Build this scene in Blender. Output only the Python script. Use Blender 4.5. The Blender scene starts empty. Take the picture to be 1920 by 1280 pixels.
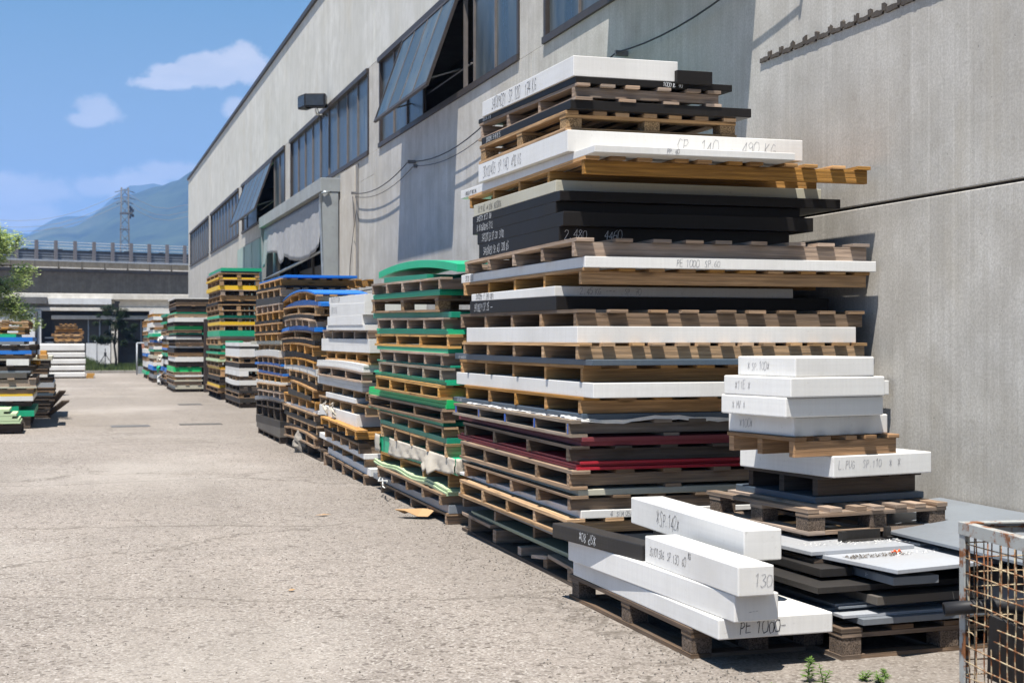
import bpy, math, random
from mathutils import Vector, Matrix
rnd = random.Random(7)
R = math.radians
S = bpy.context.scene
col = S.collection

# ------------------------------------------------------------------ camera, sky, sun, exposure
LENS_PX = 2667.0
YAW = math.atan((960 - 139) / LENS_PX)
EYE = 1.43
cam = bpy.data.cameras.new('camera')
cam.sensor_width = 36; cam.lens = 36 * LENS_PX / 1920
cam.clip_end = 30000; cam.clip_start = 0.05
cam.shift_y = -3 / 1920
cam.dof.use_dof = True; cam.dof.focus_distance = 8.3; cam.dof.aperture_fstop = 6.3
co = bpy.data.objects.new('camera', cam); col.objects.link(co)
co.location = (0, 0, EYE); co.rotation_euler = (R(90), 0, -YAW)
S.camera = co

SUN_TRAVEL = Vector((0.4314, 0.486, -1.790)).normalized()
SUN_EL = math.asin(-SUN_TRAVEL.z)
sun = bpy.data.lights.new('sun', 'SUN'); sun.energy = 5.0; sun.angle = R(0.53); sun.color = (1.0, 0.945, 0.865)
so = bpy.data.objects.new('sun', sun); col.objects.link(so)
so.rotation_euler = SUN_TRAVEL.to_track_quat('-Z', 'Y').to_euler(); so.location = (-20, -20, 60)

S.view_settings.view_transform = 'Standard'; S.view_settings.look = 'None'
S.view_settings.gamma = 1; S.view_settings.use_curve_mapping = False
S.view_settings.exposure = 0.93
S.cycles.use_denoising = True
S.cycles.max_bounces = 8; S.cycles.diffuse_bounces = 1; S.cycles.volume_bounces = 1
S.cycles.transparent_max_bounces = 8

world = bpy.data.worlds.new('World'); S.world = world; world.use_nodes = True
class NT:
    """small helper to wire shader nodes"""
    def __init__(s, tree): s.t = tree; s.n = tree.nodes; s.l = tree.links
    def add(s, ty, ins=None, **kw):
        n = s.n.new(ty)
        for k, v in kw.items(): setattr(n, k, v)
        for k, v in (ins or {}).items():
            if hasattr(v, 'is_linked') or isinstance(v, bpy.types.NodeSocket): s.l.new(v, n.inputs[k])
            else: n.inputs[k].default_value = v
        return n
    def math(s, op, a, b=0.0, c=0.0, clamp=False):
        n = s.n.new('ShaderNodeMath'); n.operation = op; n.use_clamp = clamp
        for i, v in enumerate((a, b, c)):
            if isinstance(v, bpy.types.NodeSocket): s.l.new(v, n.inputs[i])
            elif i < len(n.inputs): n.inputs[i].default_value = v
        return n.outputs[0]
    def mix(s, f, a, b, blend='MIX'):
        n = s.n.new('ShaderNodeMix'); n.data_type = 'RGBA'; n.blend_type = blend
        for k, v in ((0, f), (6, a), (7, b)):
            if isinstance(v, bpy.types.NodeSocket): s.l.new(v, n.inputs[k])
            else: n.inputs[k].default_value = v if k == 0 else (*v[:3], 1)
        return n.outputs[2]
    def ramp(s, f, stops, interp='LINEAR'):
        n = s.n.new('ShaderNodeValToRGB'); n.color_ramp.interpolation = interp
        e = n.color_ramp.elements
        while len(e) < len(stops): e.new(0.5)
        for q, (p, c) in zip(e, stops):
            q.position = p; q.color = (c, c, c, 1) if isinstance(c, (int, float)) else (*c[:3], 1)
        s.l.new(f, n.inputs[0]); return n.outputs[0]
    def noise(s, vec, scale, detail=4, rough=0.55, dist=0.0):
        n = s.n.new('ShaderNodeTexNoise')
        n.inputs['Scale'].default_value = scale; n.inputs['Detail'].default_value = detail
        n.inputs['Roughness'].default_value = rough; n.inputs['Distortion'].default_value = dist
        if vec is not None: s.l.new(vec, n.inputs['Vector'])
        return n.outputs[0]
    def mapping(s, vec, scale=(1, 1, 1), loc=(0, 0, 0), rot=(0, 0, 0)):
        n = s.n.new('ShaderNodeMapping'); s.l.new(vec, n.inputs[0])
        n.inputs['Scale'].default_value = scale
        for k, v in (('Location', loc), ('Rotation', rot)):
            if isinstance(v, bpy.types.NodeSocket): s.l.new(v, n.inputs[k])
            else: n.inputs[k].default_value = v
        return n.outputs[0]

W = NT(world.node_tree)
bg = W.n['Background']
sky = W.add('ShaderNodeTexSky', sky_type='NISHITA', sun_disc=False, sun_elevation=SUN_EL,
            sun_rotation=math.atan2(-SUN_TRAVEL.x, -SUN_TRAVEL.y), air_density=1.0, dust_density=1.2, ozone_density=2.0, altitude=200)
tcw = W.add('ShaderNodeTexCoord')
sep = W.add('ShaderNodeSeparateXYZ', {0: tcw.outputs['Generated']})
az = W.math('ARCTAN2', sep.outputs[0], sep.outputs[1])
el = W.math('ARCSINE', sep.outputs[2])
ae = W.add('ShaderNodeCombineXYZ', {0: az, 1: el}).outputs[0]
warp = W.noise(ae, 34, 8, 0.64)
warp2 = W.noise(W.mapping(ae, (1, 1.6, 1)), 60, 6, 0.6)
def blob(a, e, ra, re, rot=0.0):
    """soft mask of one cumulus at azimuth a, elevation e (degrees)"""
    v = W.mapping(ae, (1, 1, 1), (-R(a), -R(e), 0))
    if rot: v = W.mapping(v, (1, 1, 1), (0, 0, 0), (0, 0, R(rot)))
    v = W.mapping(v, (1 / R(ra), 1 / R(re), 0.0))
    l = W.add('ShaderNodeVectorMath', {0: v}, operation='LENGTH').outputs['Value']
    return W.math('SUBTRACT', 1.0, l)
def pxdir(u, v):
    x = (u - 960) / LENS_PX
    return math.degrees(math.atan(x) + YAW), math.degrees(math.atan((637 - v) / math.hypot(LENS_PX, u - 960)))
def cloud(parts, soft, gain):
    m = None
    for (u, v, rx, ry, rot) in parts:
        a, e = pxdir(u, v)
        b = blob(a, e, math.degrees(rx / LENS_PX), math.degrees(ry / LENS_PX), rot)
        m = b if m is None else W.math('MAXIMUM', m, b)
    m = W.math('ADD', m, W.math('MULTIPLY', W.math('SUBTRACT', warp, 0.5), 1.6))
    m = W.math('ADD', m, W.math('MULTIPLY', W.math('SUBTRACT', warp2, 0.5), 0.5))
    return W.math('MULTIPLY', W.math('SMOOTH_MIN', W.math('MAXIMUM', W.math('MULTIPLY', m, soft), 0.0), 1.0, 0.25), gain)
c1 = cloud([(330, 143, 75, 26, 0), (400, 133, 80, 38, 0), (458, 118, 60, 42, 0), (300, 155, 62, 16, 0)], 3.6, 0.95)
c2 = cloud([(182, 207, 50, 28, 18), (165, 224, 46, 16, 0)], 2.8, 0.72)
c3 = cloud([(40, 360, 110, 36, 0), (190, 350, 60, 24, 0), (250, 345, 90, 30, 0), (340, 322, 90, 24, 0), (30, 400, 110, 30, 0), (440, 205, 35, 22, 0)], 2.4, 0.78)
# scattered fair-weather cloud everywhere else
far_c = W.ramp(W.noise(W.mapping(tcw.outputs['Generated'], (2.2, 2.2, 5.5), (5, 2, 1)), 1.5, 7, 0.6), [(0.58, 0.0), (0.75, 0.55)])
away = W.ramp(W.math('ABSOLUTE', W.math('SUBTRACT', az, R(-8 + 20))), [(0.0, 0.0), (0.16, 0.0), (0.26, 1.0)])
c4 = W.math('MULTIPLY', far_c, away)
cm = W.math('MAXIMUM', W.math('MAXIMUM', c1, c2), W.math('MAXIMUM', c3, c4))
ccol = W.mix(W.noise(W.mapping(ae, (1, 2.4, 1)), 22, 5, 0.6), (5.6, 6.1, 6.8), (10.2, 9.9, 9.7))
base = W.mix(0.9, sky.outputs[0], W.ramp(el, [(0.0, (4.9, 5.6, 6.2)), (0.10, (3.6, 4.9, 5.8)), (0.24, (1.5, 3.4, 5.0)), (0.6, (1.2, 2.8, 4.8)), (1.0, (1.0, 2.4, 4.4))]))
skyc = W.mix(cm, base, ccol)
W.l.new(skyc, bg.inputs[0]); bg.inputs[1].default_value = 0.050

# ------------------------------------------------------------------ materials
MATS = {}
def newmat(name, rough=0.6, spec=0.4):
    m = bpy.data.materials.new(name); m.use_nodes = True
    n = NT(m.node_tree); b = n.n['Principled BSDF']
    b.inputs['Roughness'].default_value = rough
    b.inputs['Specular IOR Level'].default_value = spec
    MATS[name] = m
    return m, n, b
def bump(n, b, h, strength, dist):
    q = n.add('ShaderNodeBump', {'Height': h, 'Strength': strength, 'Distance': dist})
    n.l.new(q.outputs[0], b.inputs['Normal'])
def sc(c, k): return tuple(min(1, x * k) for x in c)

def wood(name, c, dirt=0.5, grey=0.0):
    m, n, b = newmat(name, 0.8, 0.25)
    uv = n.add('ShaderNodeUVMap').outputs[0]
    oi = n.add('ShaderNodeObjectInfo').outputs['Random']
    off = n.add('ShaderNodeCombineXYZ', {0: n.math('MULTIPLY', oi, 37.0), 1: n.math('MULTIPLY', oi, 91.0), 2: 0}).outputs[0]
    v = n.mapping(uv, (1, 1, 1), off)
    wob = n.noise(n.mapping(v, (1.3, 5, 1)), 1.0, 3, 0.5, 0.4)
    rings = n.add('ShaderNodeTexWave', {'Vector': n.mapping(v, (0.7, 10, 1)), 'Scale': 1.0, 'Distortion': 9.0, 'Detail': 4.0, 'Detail Scale': 0.35}, wave_type='BANDS', bands_direction='Y').outputs['Fac']
    fine = n.noise(n.mapping(v, (4, 130, 1)), 1.0, 4, 0.6)
    knot = n.add('ShaderNodeTexVoronoi', {'Vector': n.mapping(v, (2.4, 9, 1)), 'Scale': 1.0, 'Randomness': 1.0}).outputs['Distance']
    kn = n.ramp(knot, [(0.07, 1.0), (0.17, 0.0)])
    a = n.mix(rings, sc(c, 0.86), sc(c, 1.08))
    a = n.mix(n.math('MULTIPLY', n.ramp(fine, [(0.35, 1.0), (0.6, 0.0)]), 0.62), a, sc(c, 0.38))
    a = n.mix(n.math('MULTIPLY', n.ramp(wob, [(0.42, 0.0), (0.7, 1.0)]), dirt), a, sc((0.10, 0.075, 0.055), 1))
    mids = n.noise(n.mapping(v, (2.2, 42, 1), (5, 1, 0)), 1.0, 4, 0.65)
    a = n.mix(n.math('MULTIPLY', n.ramp(mids, [(0.38, 1.0), (0.55, 0.0)]), 0.5), a, sc(c, 0.42))
    a = n.mix(n.math('MULTIPLY', n.ramp(mids, [(0.58, 0.0), (0.72, 1.0)]), 0.35), a, sc(c, 1.35))
    crack = n.ramp(n.noise(n.mapping(v, (0.9, 75, 1), (2, 8, 0)), 1.0, 2, 0.5), [(0.26, 1.0), (0.31, 0.0)])
    a = n.mix(n.math('MULTIPLY', crack, 0.85), a, sc(c, 0.12))
    a = n.mix(n.math('MULTIPLY', kn, 0.75), a, sc(c, 0.25))
    if grey: a = n.mix(n.math('MULTIPLY', n.ramp(n.noise(n.mapping(v, (1.5, 8, 1), (9, 3, 0)), 1.0, 4), [(0.4, 0.0), (0.6, 1.0)]), grey), a, (0.33, 0.30, 0.27))
    br = n.math('ADD', 0.70, n.math('MULTIPLY', oi, 0.55))
    hs = n.add('ShaderNodeHueSaturation', {'Value': br, 'Saturation': n.math('ADD', 0.85, n.math('MULTIPLY', n.math('FRACT', n.math('MULTIPLY', oi, 7.3)), 0.25)), 'Color': a}).outputs[0]
    n.l.new(hs, b.inputs['Base Color'])
    bump(n, b, n.math('ADD', fine, n.math('MULTIPLY', rings, 0.5)), 0.6, 0.004)
    return m
wood('honey', (0.60, 0.325, 0.115), 0.25)
wood('tan', (0.54, 0.345, 0.185), 0.35)
wood('yellowwood', (0.68, 0.36, 0.075), 0.2)
wood('weathered', (0.47, 0.335, 0.24), 0.5, 0.35)
wood('oldwood', (0.34, 0.22, 0.13), 0.55, 0.12)
wood('dark', (0.075, 0.055, 0.042), 0.6, 0.08)
wood('pale', (0.40, 0.34, 0.26), 0.4, 0.2)
wood('bluends', (0.24, 0.18, 0.125), 0.6, 0.3)
wood('brownwood', (0.19, 0.125, 0.08), 0.6, 0.1)
wood('freshwood', (0.44, 0.24, 0.105), 0.35)

def particle(name, c):
    m, n, b = newmat(name, 0.9, 0.15)
    uv = n.add('ShaderNodeUVMap').outputs[0]
    v = n.add('ShaderNodeTexVoronoi', {'Vector': uv, 'Scale': 190.0}).outputs['Color']
    g = n.add('ShaderNodeSeparateColor', {0: v}).outputs[0]
    n.l.new(n.mix(g, sc(c, 0.35), sc(c, 1.35)), b.inputs['Base Color'])
    bump(n, b, g, 0.6, 0.004)
particle('particle_tan', (0.36, 0.24, 0.13)); particle('particle_dark', (0.15, 0.115, 0.09))

def plastic(name, c, rough=0.42, stain=0.12, streak=0.1, spec=0.4, var=0.06, stain_c=(0.22, 0.19, 0.15)):
    m, n, b = newmat(name, rough, spec)
    tc = n.add('ShaderNodeTexCoord').outputs['Object']
    oi = n.add('ShaderNodeObjectInfo').outputs['Random']
    off = n.add('ShaderNodeCombineXYZ', {0: n.math('MULTIPLY', oi, 17.0), 1: n.math('MULTIPLY', oi, 31.0), 2: n.math('MULTIPLY', oi, 5.0)}).outputs[0]
    v = n.mapping(tc, (1, 1, 1), off)
    big = n.noise(v, 1.6, 5, 0.6)
    cut = n.noise(n.mapping(v, (70, 70, 2.5)), 1.0, 2, 0.5)
    lay = n.noise(n.mapping(v, (0.8, 0.8, 55)), 1.0, 3, 0.6)
    spots = n.noise(v, 26, 5, 0.7)
    a = n.mix(n.math('MULTIPLY', n.ramp(big, [(0.45, 0.0), (0.72, 1.0)]), stain), c, stain_c)
    a = n.mix(n.math('MULTIPLY', n.ramp(spots, [(0.62, 0.0), (0.74, 1.0)]), stain * 1.3), a, stain_c)
    a = n.mix(n.math('MULTIPLY', n.ramp(cut, [(0.4, 1.0), (0.62, 0.0)]), streak), a, sc(c, 0.72))
    a = n.mix(n.math('MULTIPLY', n.ramp(lay, [(0.38, 1.0), (0.55, 0.0)]), streak), a, sc(c, 0.75))
    hs = n.add('ShaderNodeHueSaturation', {'Value': n.math('ADD', 1 - var, n.math('MULTIPLY', oi, var * 2 if max(c) < 0.6 else var)), 'Color': a}).outputs[0]
    n.l.new(hs, b.inputs['Base Color'])
    n.l.new(n.math('ADD', rough - 0.08, n.math('MULTIPLY', big, 0.22)), b.inputs['Roughness'])
    bump(n, b, n.math('ADD', n.math('MULTIPLY', cut, 0.4), n.math('MULTIPLY', lay, 0.6)), 0.12, 0.003)
    return m
plastic('white', (0.755, 0.75, 0.73), 0.42, 0.27, 0.14, stain_c=(0.34, 0.31, 0.26))
plastic('offwhite', (0.62, 0.61, 0.58), 0.5, 0.25, 0.15)
plastic('black', (0.014, 0.0125, 0.012), 0.5, 0.16, 0.3, 0.18, 0.1, (0.06, 0.055, 0.05))
plastic('charcoal', (0.034, 0.032, 0.031), 0.5, 0.25, 0.35, 0.22, 0.15, (0.12, 0.10, 0.08))
plastic('slate', (0.065, 0.095, 0.13), 0.4, 0.25, 0.2, 0.4, 0.1, (0.15, 0.14, 0.12))
plastic('grey', (0.20, 0.225, 0.255), 0.4, 0.35, 0.25, 0.4, 0.1, (0.09, 0.07, 0.055))
plastic('bluegrey', (0.40, 0.425, 0.465), 0.38, 0.4, 0.2, 0.45, 0.05, (0.3, 0.26, 0.2))
plastic('brownplate', (0.115, 0.085, 0.062), 0.55, 0.4, 0.3, 0.3, 0.1, (0.05, 0.045, 0.04))
plastic('taupe', (0.12, 0.108, 0.095), 0.6, 0.35, 0.2, 0.3, 0.1, (0.05, 0.045, 0.04))
plastic('beige', (0.50, 0.48, 0.385), 0.5, 0.3, 0.12)
plastic('green', (0.015, 0.40, 0.205), 0.42, 0.14, 0.22, 0.4, 0.12, (0.04, 0.12, 0.09))
plastic('deepgreen', (0.01, 0.27, 0.165), 0.42, 0.25, 0.3, 0.4, 0.12, (0.03, 0.1, 0.08))
plastic('brightgreen', (0.01, 0.46, 0.13), 0.42, 0.1, 0.15)
plastic('palegreen', (0.52, 0.66, 0.40), 0.5, 0.2, 0.1)
plastic('olive', (0.26, 0.31, 0.22), 0.5, 0.4, 0.1)
plastic('blue', (0.012, 0.17, 0.60), 0.42, 0.12, 0.12)
plastic('yellow', (0.78, 0.50, 0.025), 0.42, 0.15, 0.1)
plastic('red', (0.36, 0.014, 0.028), 0.42, 0.3, 0.2, 0.4, 0.1, (0.12, 0.02, 0.02))
plastic('maroon', (0.20, 0.035, 0.045), 0.5, 0.4, 0.2, 0.3, 0.1, (0.08, 0.04, 0.035))
plastic('foil', (0.78, 0.77, 0.74), 0.32, 0.15, 0.1, 0.6)
plastic('sheeting', (0.50, 0.455, 0.38), 0.65, 0.3, 0.12)
plastic('strapwhite', (0.75, 0.75, 0.72), 0.5, 0.1, 0.0)
plastic('cardboard', (0.42, 0.26, 0.13), 0.8, 0.3, 0.1)
plastic('rag', (0.22, 0.20, 0.175), 0.9, 0.4, 0.1)
plastic('orange_plastic', (0.85, 0.10, 0.02), 0.4, 0.05, 0.0)
plastic('paintblue', (0.03, 0.10, 0.42), 0.6, 0.3, 0.1)
def flat(name, c, rough=0.7, spec=0.3, metal=0.0):
    m, n, b = newmat(name, rough, spec)
    tc = n.add('ShaderNodeTexCoord').outputs['Object']
    k = n.noise(tc, 9, 4, 0.6)
    n.l.new(n.mix(n.ramp(k, [(0.35, 0.0), (0.7, 1.0)]), sc(c, 0.82), sc(c, 1.1)), b.inputs['Base Color'])
    b.inputs['Metallic'].default_value = metal
    return m
flat('ink_dark', (0.035, 0.035, 0.045)); flat('ink_grey', (0.30, 0.30, 0.32)); flat('ink_white', (0.72, 0.74, 0.76))
flat('frame_brown', (0.055, 0.046, 0.043), 0.5); flat('mullion_metal', (0.17, 0.15, 0.14), 0.45, 0.4)
flat('rubber_black', (0.018, 0.018, 0.02), 0.55); flat('dark_void', (0.02, 0.02, 0.022), 0.9)
flat('cable_black', (0.03, 0.03, 0.035), 0.6); flat('cable_grey', (0.25, 0.24, 0.23), 0.7)
flat('steel_grey', (0.10, 0.105, 0.11), 0.6, 0.3, 0.0); flat('galvanised', (0.36, 0.40, 0.43), 0.4, 0.5, 0.5)
flat('barrier_light', (0.40, 0.43, 0.47), 0.6); flat('barrier_dark', (0.035, 0.04, 0.05), 0.6); flat('barrier_mid', (0.17, 0.19, 0.22), 0.6)
flat('post_grey', (0.16, 0.15, 0.155), 0.6)
flat('brown_panel', (0.045, 0.035, 0.033), 0.6); flat('roof_tile', (0.16, 0.075, 0.05), 0.8)
flat('lampglass', (0.035, 0.04, 0.045), 0.25, 0.6)
flat('asphalt_patch', (0.10, 0.095, 0.09), 0.9)

def concrete(name, c, dark, streak=0.5, speck=0.38, bumpy=0.4, sx=1.0):
    m, n, b = newmat(name, 0.85, 0.2)
    g = n.add('ShaderNodeNewGeometry').outputs['Position']
    big = n.noise(g, 0.45, 6, 0.62)
    mid = n.noise(g, 2.6, 6, 0.65)
    st = n.noise(n.mapping(g, (5.5 * sx, 5.5 * sx, 0.22)), 1.0, 5, 0.62, 0.3)
    st2 = n.noise(n.mapping(g, (34 * sx, 34 * sx, 0.45), (3, 7, 1)), 1.0, 4, 0.6, 0.2)
    sp = n.noise(g, 60, 4, 0.7)
    pits = n.ramp(n.noise(g, 34, 3, 0.6), [(0.70, 0.0), (0.76, 1.0)])
    a = n.mix(n.ramp(big, [(0.32, 0.0), (0.68, 1.0)]), sc(c, 0.88), sc(c, 1.06))
    a = n.mix(n.math('MULTIPLY', n.ramp(mid, [(0.38, 1.0), (0.60, 0.0)]), 0.5), a, dark)
    a = n.mix(n.math('MULTIPLY', n.ramp(n.noise(g, 9, 6, 0.7, 0.3), [(0.58, 0.0), (0.70, 1.0)]), 0.4), a, sc(dark, 0.85))
    a = n.mix(n.math('MULTIPLY', n.ramp(st, [(0.36, 1.0), (0.60, 0.0)]), streak * 0.6), a, dark)
    a = n.mix(n.math('MULTIPLY', n.ramp(n.noise(n.mapping(g, (0.9, 0.9, 0.28), (4, 4, 8)), 1.0, 8, 0.7, 0.6), [(0.44, 0.0), (0.66, 1.0)]), 0.32), a, sc(dark, 1.05))
    a = n.mix(n.math('MULTIPLY', n.ramp(st2, [(0.34, 1.0), (0.52, 0.0)]), streak * 0.6), a, sc(dark, 0.95))
    a = n.mix(n.math('MULTIPLY', n.ramp(n.noise(n.mapping(g, (14, 14, 0.25), (11, 2, 4)), 1.0, 3), [(0.60, 0.0), (0.70, 1.0)]), streak * 0.5), a, sc(c, 1.2))
    a = n.mix(n.math('MULTIPLY', n.ramp(sp, [(0.4, 1.0), (0.6, 0.0)]), speck), a, sc(dark, 0.75))
    a = n.mix(n.math('MULTIPLY', n.ramp(n.noise(n.mapping(g, (0.8, 0.8, 0.45), (21, 3, 9)), 1.0, 7, 0.68, 0.5), [(0.52, 0.0), (0.70, 1.0)]), 0.35 * streak * 2), a, (c[0] * .80, c[1] * .74, c[2] * .62))
    a = n.mix(n.math('MULTIPLY', pits, 0.5), a, sc(dark, 0.4))
    n.l.new(a, b.inputs['Base Color'])
    h = n.math('ADD', n.math('MULTIPLY', sp, 0.35), n.math('ADD', n.math('MULTIPLY', mid, 0.8), n.math('MULTIPLY', pits, -0.6)))
    bump(n, b, h, bumpy, 0.006)
concrete('wall_lower', (0.62, 0.60, 0.56), (0.36, 0.335, 0.295), 0.5)
concrete('wall_upper', (0.66, 0.655, 0.62), (0.46, 0.455, 0.41), 0.5, 0.08)
concrete('pier_plaster', (0.66, 0.63, 0.57), (0.42, 0.37, 0.31), 0.35)
concrete('viaduct_conc', (0.23, 0.205, 0.16), (0.11, 0.095, 0.07), 0.5, 0.1, 0.3, 0.25)
concrete('shed_white', (0.74, 0.76, 0.78), (0.52, 0.52, 0.52), 0.3, 0.1, 0.2, 0.3)
concrete('shed_beam', (0.80, 0.76, 0.69), (0.50, 0.46, 0.40), 0.3, 0.1, 0.2, 0.3)
concrete('shed_grey', (0.15, 0.15, 0.155), (0.09, 0.09, 0.09), 0.4, 0.1, 0.2, 0.3)
concrete('kerb_conc', (0.36, 0.34, 0.31), (0.2, 0.18, 0.16), 0.2)
concrete('rust_strip', (0.13, 0.115, 0.10), (0.055, 0.045, 0.04), 0.6, 0.4)
concrete('canopy_metal', (0.36, 0.39, 0.40), (0.24, 0.25, 0.25), 0.25, 0.1, 0.1)
concrete('green_sheet', (0.40, 0.50, 0.46), (0.25, 0.33, 0.30), 0.6, 0.05, 0.1)

# yard concrete / asphalt
m, n, b = newmat('yard', 0.9, 0.2)
g = n.add('ShaderNodeNewGeometry').outputs['Position']
vor = n.add('ShaderNodeTexVoronoi', {'Vector': g, 'Scale': 92.0}, feature='F1')
cc = n.add('ShaderNodeSeparateColor', {0: vor.outputs['Color']}).outputs
vor2 = n.add('ShaderNodeTexVoronoi', {'Vector': n.mapping(g, (1, 1, 1), (3, 1, 0)), 'Scale': 44.0}, feature='F1')
c2v = n.add('ShaderNodeSeparateColor', {0: vor2.outputs['Color']}).outputs
big = n.noise(g, 0.16, 6, 0.6); mid = n.noise(g, 1.1, 6, 0.65); mid2 = n.noise(g, 6, 5, 0.7)
BASE = (0.318, 0.280, 0.250)
a = n.mix(n.ramp(big, [(0.35, 0.0), (0.66, 1.0)]), sc(BASE, 0.76), sc(BASE, 1.08))
a = n.mix(n.math('MULTIPLY', n.ramp(mid, [(0.38, 1.0), (0.6, 0.0)]), 0.55), a, sc(BASE, 0.62))
a = n.mix(n.math('MULTIPLY', n.ramp(mid2, [(0.34, 1.0), (0.55, 0.0)]), 0.35), a, sc(BASE, 0.62))
a = n.mix(n.math('MULTIPLY', n.ramp(cc[0], [(0.0, 1.0), (0.28, 0.45), (0.48, 0.0)]), 0.9), a, (0.135, 0.118, 0.10))
a = n.mix(n.math('MULTIPLY', n.ramp(cc[1], [(0.72, 0.0), (1.0, 1.0)]), 0.6), a, (0.50, 0.47, 0.43))
a = n.mix(n.math('MULTIPLY', n.ramp(c2v[0], [(0.0, 1.0), (0.07, 0.6), (0.11, 0.0)]), 0.85), a, (0.085, 0.07, 0.06))
# flakes and scratches drawn out along the traffic direction
fl = n.noise(n.mapping(g, (13, 42, 1), (0, 0, 0), (0, 0, R(8))), 1.0, 4, 0.72)
a = n.mix(n.math('MULTIPLY', n.ramp(fl, [(0.64, 0.0), (0.70, 1.0)]), 0.6), a, (0.13, 0.11, 0.09))
tr = n.noise(n.mapping(g, (0.55, 0.09, 1), (3, 0, 0)), 1.0, 5, 0.6, 0.5)
a = n.mix(n.math('MULTIPLY', n.ramp(tr, [(0.50, 0.0), (0.66, 1.0)]), 0.45), a, (0.20, 0.178, 0.155))
pale = n.noise(n.mapping(g, (0.3, 0.22, 1), (7, 3, 0)), 1.0, 5, 0.62)
a = n.mix(n.math('MULTIPLY', n.ramp(pale, [(0.52, 0.0), (0.68, 1.0)]), 0.35), a, (0.42, 0.39, 0.355))
dn = n.add('ShaderNodeSeparateXYZ', {0: g}).outputs
dirt = n.math('ADD', n.ramp(n.math('MULTIPLY', n.math('SUBTRACT', dn[0], 1.7), 0.9), [(0.0, 0.0), (0.55, 0.35), (1.0, 0.75)]), n.math('MULTIPLY', n.math('SUBTRACT', mid, 0.5), 1.6), clamp=True)
a = n.mix(n.math('MULTIPLY', dirt, 0.5), a, (0.15, 0.13, 0.11))
crk = n.add('ShaderNodeTexVoronoi', {'Vector': n.add('ShaderNodeVectorMath', {0: n.mapping(g, (0.23, 0.31, 1)), 1: n.add('ShaderNodeCombineXYZ', {0: n.math('MULTIPLY', mid, 0.5), 1: n.math('MULTIPLY', big, 0.6)}).outputs[0]}, operation='ADD').outputs[0], 'Scale': 1.0}, feature='DISTANCE_TO_EDGE').outputs['Distance']
a = n.mix(n.math('MULTIPLY', n.ramp(crk, [(0.0, 1.0), (0.002, 1.0), (0.005, 0.0)]), 0.7), a, (0.10, 0.085, 0.07))
n.l.new(a, b.inputs['Base Color'])
bump(n, b, n.math('ADD', n.math('MULTIPLY', vor.outputs['Distance'], -0.6), n.math('ADD', mid2, n.math('MULTIPLY', fl, -0.5))), 0.7, 0.006)

# dirty factory glazing
m, n, b = newmat('window_glass', 0.3, 0.6)
g = n.add('ShaderNodeNewGeometry').outputs['Position']
oi = n.add('ShaderNodeObjectInfo').outputs['Random']
d1 = n.noise(n.mapping(g, (4, 4, 0.5)), 1.0, 5, 0.65, 0.5)
d2 = n.noise(g, 1.3, 4, 0.6)
a = n.mix(n.ramp(d1, [(0.42, 0.0), (0.62, 1.0)]), (0.028, 0.043, 0.056), (0.10, 0.115, 0.12))
a = n.mix(n.ramp(d2, [(0.4, 0.0), (0.65, 0.6)]), a, (0.03, 0.042, 0.052))
n.l.new(n.add('ShaderNodeHueSaturation', {'Value': n.math('ADD', 0.7, n.math('MULTIPLY', oi, 0.6)), 'Color': a}).outputs[0], b.inputs['Base Color'])
n.l.new(n.math('ADD', 0.16, n.math('MULTIPLY', d1, 0.3)), b.inputs['Roughness'])
bump(n, b, d2, 0.08, 0.02)

# corrugated grey glazing of the far shed
m, n, b = newmat('corrugated', 0.7, 0.3)
g = n.add('ShaderNodeNewGeometry').outputs['Position']
w_ = n.add('ShaderNodeTexWave', {'Vector': n.mapping(g, (6, 0.01, 0.01)), 'Scale': 1.0, 'Distortion': 0.5}, bands_direction='X').outputs['Fac']
n.l.new(n.mix(w_, (0.05, 0.048, 0.047), (0.11, 0.105, 0.10)), b.inputs['Base Color'])

# rusty grey paint of the wire cage
m, n, b = newmat('rusty_paint', 0.6, 0.35)
g = n.add('ShaderNodeNewGeometry').outputs['Position']
r1 = n.ramp(n.noise(g, 16, 7, 0.72), [(0.50, 0.0), (0.58, 1.0)])
r2 = n.noise(g, 80, 4, 0.7)
a = n.mix(n.noise(g, 6, 4), (0.30, 0.31, 0.30), (0.42, 0.43, 0.41))
a = n.mix(r1, a, n.mix(r2, (0.10, 0.035, 0.012), (0.33, 0.13, 0.045)))
n.l.new(a, b.inputs['Base Color']); bump(n, b, n.math('ADD', r1, r2), 0.4, 0.002)
m, n, b = newmat('rusty_wire', 0.7, 0.3)
g = n.add('ShaderNodeNewGeometry').outputs['Position']
r1 = n.ramp(n.noise(g, 22, 6, 0.7), [(0.42, 0.0), (0.56, 1.0)])
a = n.mix(r1, (0.52, 0.43, 0.28), n.mix(n.noise(g, 70, 4), (0.11, 0.04, 0.016), (0.30, 0.12, 0.045)))
n.l.new(a, b.inputs['Base Color'])

def leafmat(name, c1, c2):
    m, n, b = newmat(name, 0.55, 0.35)
    g = n.add('ShaderNodeNewGeometry')
    r = g.outputs['Random Per Island']
    n.l.new(n.mix(r, c1, c2), b.inputs['Base Color'])
    tr = n.add('ShaderNodeBsdfTranslucent', {'Color': n.mix(r, sc(c1, 1.3), sc(c2, 1.4))})
    mx = n.add('ShaderNodeMixShader', {0: 0.42, 1: b.outputs[0], 2: tr.outputs[0]})
    n.l.new(mx.outputs[0], n.n['Material Output'].inputs[0])
leafmat('leaf_light', (0.20, 0.30, 0.07), (0.55, 0.62, 0.30)); leafmat('leaf_dark', (0.016, 0.030, 0.013), (0.04, 0.065, 0.024))
leafmat('leaf_weed', (0.09, 0.19, 0.035), (0.20, 0.32, 0.07)); leafmat('leaf_grass', (0.05, 0.085, 0.022), (0.16, 0.20, 0.07))
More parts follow.
